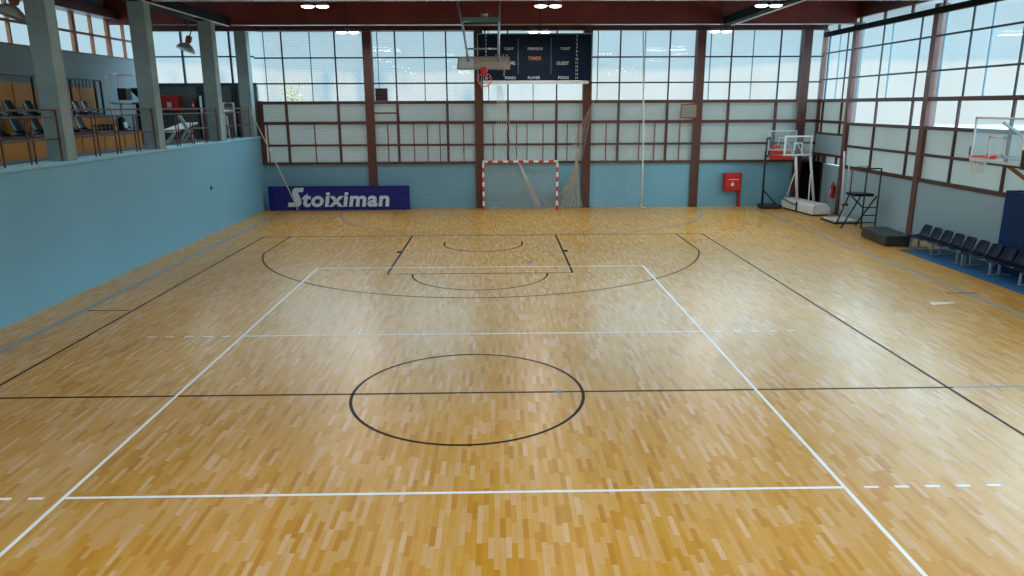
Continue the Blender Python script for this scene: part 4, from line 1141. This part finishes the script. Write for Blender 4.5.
# volleyball posts on a trolley
t = thing('post_trolley', 'low black trolley carrying storage slab beside the umpire stand', 'trolley', (13.25, 16.4, 0))
obj('deck', MB().box(12.98, 13.84, 15.92, 16.9, 0.05, 0.12), M_white, t, True, bevel=0.02)
f = MB(); f.box(12.90, 13.90, 15.85, 17.0, 0.005, 0.05)
obj('bumper', f, M_black, t, True)
pn = ['thickest white volleyball post on the trolley, next to the fire extinguisher', 'thin white volleyball post in the middle of the trolley', 'slim grey volleyball post on the trolley beside the umpire stand']
for k, (x, y, x2, z) in enumerate(((13.35, 16.2, 13.24, 2.62), (13.55, 16.3, 13.50, 2.62), (13.68, 16.6, 13.66, 2.5))):
    o = thing('volleyball_post', pn[k], 'post', (x, y, 0.122), 0, 'volleyball posts by the umpire stand')
    obj('tube', MB().tube([(x, y, 0.122), (x2, y + 0.1, z)], 0.030 if k < 1 else 0.020, 8), M_white if k < 2 else M_steel, o, True)
    obj('collar', MB().tube([(x, y + 0.017, 0.6), (x, y + 0.02, 0.70)], 0.045, 8), M_black, o, True)
# crash mat block
t = thing('crash_mat', 'thick dark green crash mat lying at the foot of the brown column', 'mat', (13.0, 12.32, 0), radians(-4))
obj('mat_block', MB().box(-0.42, 0.40, -0.9, 0.9, 0.01, 0.34), M_crash, t, bevel=0.03)
obj('seam', MB().box(-0.425, 0.405, -0.905, 0.905, 0.165, 0.18), M_black, t)
f = MB(); f.tube([(-0.425, -0.2, 0.2), (-0.47, -0.15, 0.16), (-0.47, 0.15, 0.16), (-0.425, 0.2, 0.2)], 0.012, 6)
obj('handle', f, M_black, t)
# runner
o = obj('floor_runner', MB().box(12.66, XR - 0.01, 4.2, 10.9, 0.0005, 0.012), M_run); tag(o, 'bright blue rubber runner under the row of navy seats', 'mat')
# navy beam seating
def beam_bench(loc, n, label, legs):
    t = thing('beam_bench', label, 'bench', loc, pi, 'navy beam seating on the blue runner')
    L_ = n * 0.52
    for k in range(n):
        y = -L_ / 2 + 0.26 + 0.52 * k
        s = MB(); seat_shell(s, 0.45)
        for p in s.v: p.y += y; p.z = 0.36 + (p.z - 0.40) * 0.80
        obj('seat', s, M_navy, t, solid=0.018)
    obj('beam', MB().bar((0.12, -L_ / 2 - 0.02, 0.32), (0.12, L_ / 2 + 0.02, 0.32), 0.07, 0.05), M_steel, t)
    for y in legs:
        l = MB(); l.bar((0.12, y, 0.31), (0.12, y, 0.03), 0.05); l.bar((-0.18, y, 0.025), (0.40, y, 0.025), 0.05, 0.03)
        l.bar((0.36, y, 0.03), (0.36, y, 0.32), 0.045); l.bar((0.1, y, 0.31), (0.38, y, 0.31), 0.045, 0.03)
        obj('leg', l, M_steel, t)
    return t
b1 = beam_bench((13.46, 10.02, 0.014), 5, 'row of five joined navy plastic seats beginning beside the crash mat', (-1.05, 0.05, 1.25))
obj('end_tray', MB().box(13.2, 13.46, 11.3, 11.5, 0.375, 0.40), M_steel, b1, True)
beam_bench((13.46, 7.40, 0.014), 5, 'row of navy plastic seats in front of the navy wall pad', (-1.15, 0.0, 1.1))
# wall pad
t = thing('wall_pad', 'tall navy vinyl safety pad wrapped round the column behind the last navy seats', 'pad', (XR - 0.2, 7.5, 0))
f = MB(); f.box(13.69, 13.78, 6.9, 8.12, 0.03, 2.12); f.box(13.78, XR - 0.02, 8.02, 8.12, 0.03, 2.12); f.box(13.78, XR - 0.02, 6.9, 7.0, 0.03, 2.12)
obj('cushion', f, M_pad, t, True, bevel=0.02)
f = MB()
for y in (7.3, 7.7): f.box(13.686, 13.69, y - 0.01, y + 0.01, 0.1, 2.05)
obj('seam', f, M_black, t, True)

# ------------------------------------------------------------------ end wall behind the camera
w = MB(); w.box(XG, XR, YB - 0.2, YB, 0, 4.0); w.box(XG, XR, YB - 0.2, YB, 7.3, ZT)
o = obj('wall_rear', w, M_blue); tag(o, 'pale blue wall at the other end of the hall', 'wall', kind='structure')
t = thing('window_23', 'glazing of the other end wall', 'window', (2, YB, 4.4), 0, None, 'structure')
obj('pane', MB().box(XG, XR, YB - 0.1, YB - 0.085, 4.0, 7.3), M_glass, t, True)
f = MB()
for k in range(13): f.box(XG + k * 2.3 - 0.05, XG + k * 2.3 + 0.05, YB - 0.08, YB, 4.0, 7.3)
obj('glazing_bar', f, M_brown, t, True)

# ------------------------------------------------------------------ outside
o = obj('exterior_ground', MB().box(-120, 120, -120, 160, -0.6, -0.45), mat('exterior_paving', (0.45, 0.46, 0.45), 0.9)); tag(o, 'pale yard outside the hall', 'ground', kind='structure')
t = thing('tree', 'small yellowing tree outside the end glazing above the blue board', 'tree', (-10.6, 30.0, -0.45))
rnd = random.Random(3)
mb = MB()
for k in range(160):
    c = Vector((rnd.gauss(0, .33), rnd.gauss(0, .33), 5.3 + rnd.gauss(0, .33)))
    R = Matrix.Rotation(rnd.uniform(0, 6), 3, 'Z') @ Matrix.Rotation(rnd.uniform(0, 3), 3, 'X')
    mb.add([c + R @ Vector(p) for p in ((-.09, 0, 0), (0, -.05, .01), (.09, 0, 0), (0, .05, .01))], [(0, 1, 2, 3)])
obj('foliage', mb, M_leafy, t, fix=False)
obj('trunk', MB().tube([(0, 0, 0), (0.05, 0, 2.5), (0, 0, 5.2)], [0.09, 0.07, 0.03], 8), M_brown, t)

# ------------------------------------------------------------------ sky, camera, view
wd = bpy.data.worlds.new('sky'); SC.world = wd; wd.use_nodes = True
N, L = wd.node_tree.nodes, wd.node_tree.links
N.clear()
out = N.new('ShaderNodeOutputWorld'); bg = N.new('ShaderNodeBackground')
# pale haze bank and slanting wisps near the horizon, blue grey band above, brighter overcast overhead
tc = N.new('ShaderNodeTexCoord'); sp = N.new('ShaderNodeSeparateXYZ'); rp = N.new('ShaderNodeValToRGB')
L.new(tc.outputs['Generated'], sp.inputs[0])
n1 = N.new('ShaderNodeTexNoise'); n1.inputs['Scale'].default_value = 3.2; n1.inputs['Detail'].default_value = 2
cx_ = N.new('ShaderNodeCombineXYZ'); L.new(sp.outputs['X'], cx_.inputs[0]); L.new(sp.outputs['Y'], cx_.inputs[1])
L.new(cx_.outputs[0], n1.inputs['Vector'])
ma = N.new('ShaderNodeMath'); ma.operation = 'MULTIPLY_ADD'; ma.inputs[1].default_value = -0.045
L.new(n1.outputs['Fac'], ma.inputs[0]); L.new(sp.outputs['Z'], ma.inputs[2])
L.new(ma.outputs[0], rp.inputs['Fac'])
e = rp.color_ramp.elements
e[0].position = 0.0; e[0].color = (0.84, 0.87, 0.84, 1)
e[1].position = 1.0; e[1].color = (2.4, 2.7, 2.9, 1)
for p, c in ((0.022, (0.83, 0.865, 0.845)), (0.027, (0.52, 0.70, 0.78)), (0.085, (0.52, 0.67, 0.74)), (0.16, (3.3, 4.6, 5.2)), (0.40, (3.3, 4.6, 5.2))):
    k = e.new(p); k.color = (*c, 1)
mp = N.new('ShaderNodeMapping'); mp.inputs['Rotation'].default_value = (0, radians(38), 0); mp.inputs['Scale'].default_value = (26, 3, 5)
L.new(tc.outputs['Generated'], mp.inputs['Vector'])
n2 = N.new('ShaderNodeTexNoise'); n2.inputs['Scale'].default_value = 1.0; n2.inputs['Detail'].default_value = 2
L.new(mp.outputs[0], n2.inputs['Vector'])
m2 = N.new('ShaderNodeMapRange'); m2.inputs[1].default_value = 0.5; m2.inputs[2].default_value = 0.66; L.new(n2.outputs['Fac'], m2.inputs[0])
lowm = N.new('ShaderNodeMapRange'); lowm.inputs[1].default_value = 0.05; lowm.inputs[2].default_value = 0.04; L.new(sp.outputs['Z'], lowm.inputs[0])
lft = N.new('ShaderNodeMapRange'); lft.inputs[1].default_value = 0.06; lft.inputs[2].default_value = 0.0; L.new(sp.outputs['X'], lft.inputs[0])
q1 = N.new('ShaderNodeMath'); q1.operation = 'MULTIPLY'; L.new(m2.outputs[0], q1.inputs[0]); L.new(lowm.outputs[0], q1.inputs[1])
q2 = N.new('ShaderNodeMath'); q2.operation = 'MULTIPLY'; L.new(q1.outputs[0], q2.inputs[0]); L.new(lft.outputs[0], q2.inputs[1])
mxs = N.new('ShaderNodeMix'); mxs.data_type = 'RGBA'; mxs.inputs[7].default_value = (0.42, 0.64, 0.76, 1)
L.new(q2.outputs[0], mxs.inputs[0]); L.new(rp.outputs[0], mxs.inputs[6])
# brighter veiled sun side towards +X, from about ten degrees up
sxm = N.new('ShaderNodeMapRange'); sxm.inputs[1].default_value = 0.1; sxm.inputs[2].default_value = 0.7; sxm.inputs[3].default_value = 0.0; sxm.inputs[4].default_value = 1.1; L.new(sp.outputs['X'], sxm.inputs[0])
szm = N.new('ShaderNodeMapRange'); szm.inputs[1].default_value = 0.18; szm.inputs[2].default_value = 0.28; L.new(sp.outputs['Z'], szm.inputs[0])
sm_ = N.new('ShaderNodeMath'); sm_.operation = 'MULTIPLY_ADD'; sm_.inputs[2].default_value = 1.0; L.new(sxm.outputs[0], sm_.inputs[0]); L.new(szm.outputs[0], sm_.inputs[1])
vs_ = N.new('ShaderNodeVectorMath'); vs_.operation = 'SCALE'; L.new(mxs.outputs[2], vs_.inputs[0]); L.new(sm_.outputs[0], vs_.inputs['Scale'])
L.new(vs_.outputs[0], bg.inputs['Color']); bg.inputs['Strength'].default_value = 1.0
L.new(bg.outputs[0], out.inputs['Surface'])

F, PITCH, YAW, ROLL = 722.336, 0.24737, 0.01863, -0.00427
cp, sp_ = cos(PITCH), sin(PITCH); cw, sw_ = cos(YAW), sin(YAW)
fw = Vector((sw_ * cp, cw * cp, -sp_)); rt = Vector((cw, -sw_, 0)); up = rt.cross(fw)
r2 = rt * cos(ROLL) + up * sin(ROLL); u2 = -rt * sin(ROLL) + up * cos(ROLL)
cam = bpy.data.cameras.new('camera'); co = bpy.data.objects.new('camera', cam); COL.objects.link(co)
cam.sensor_fit = 'HORIZONTAL'; cam.sensor_width = 36.0; cam.lens = F / 1024 * 36.0
cam.clip_start = 0.05; cam.clip_end = 500
M = Matrix((r2, u2, -fw)).transposed().to_4x4(); M.translation = Vector((0.49211, -10.44428, 4.30457))
co.matrix_world = M
SC.camera = co
SC.view_settings.view_transform = 'Standard'; SC.view_settings.look = 'None'
SC.view_settings.exposure = 0.02; SC.view_settings.gamma = 1.0; SC.view_settings.use_curve_mapping = False
SC.cycles.max_bounces = 8; SC.cycles.diffuse_bounces = 4; SC.cycles.transparent_max_bounces = 12
SC.cycles.use_denoising = True
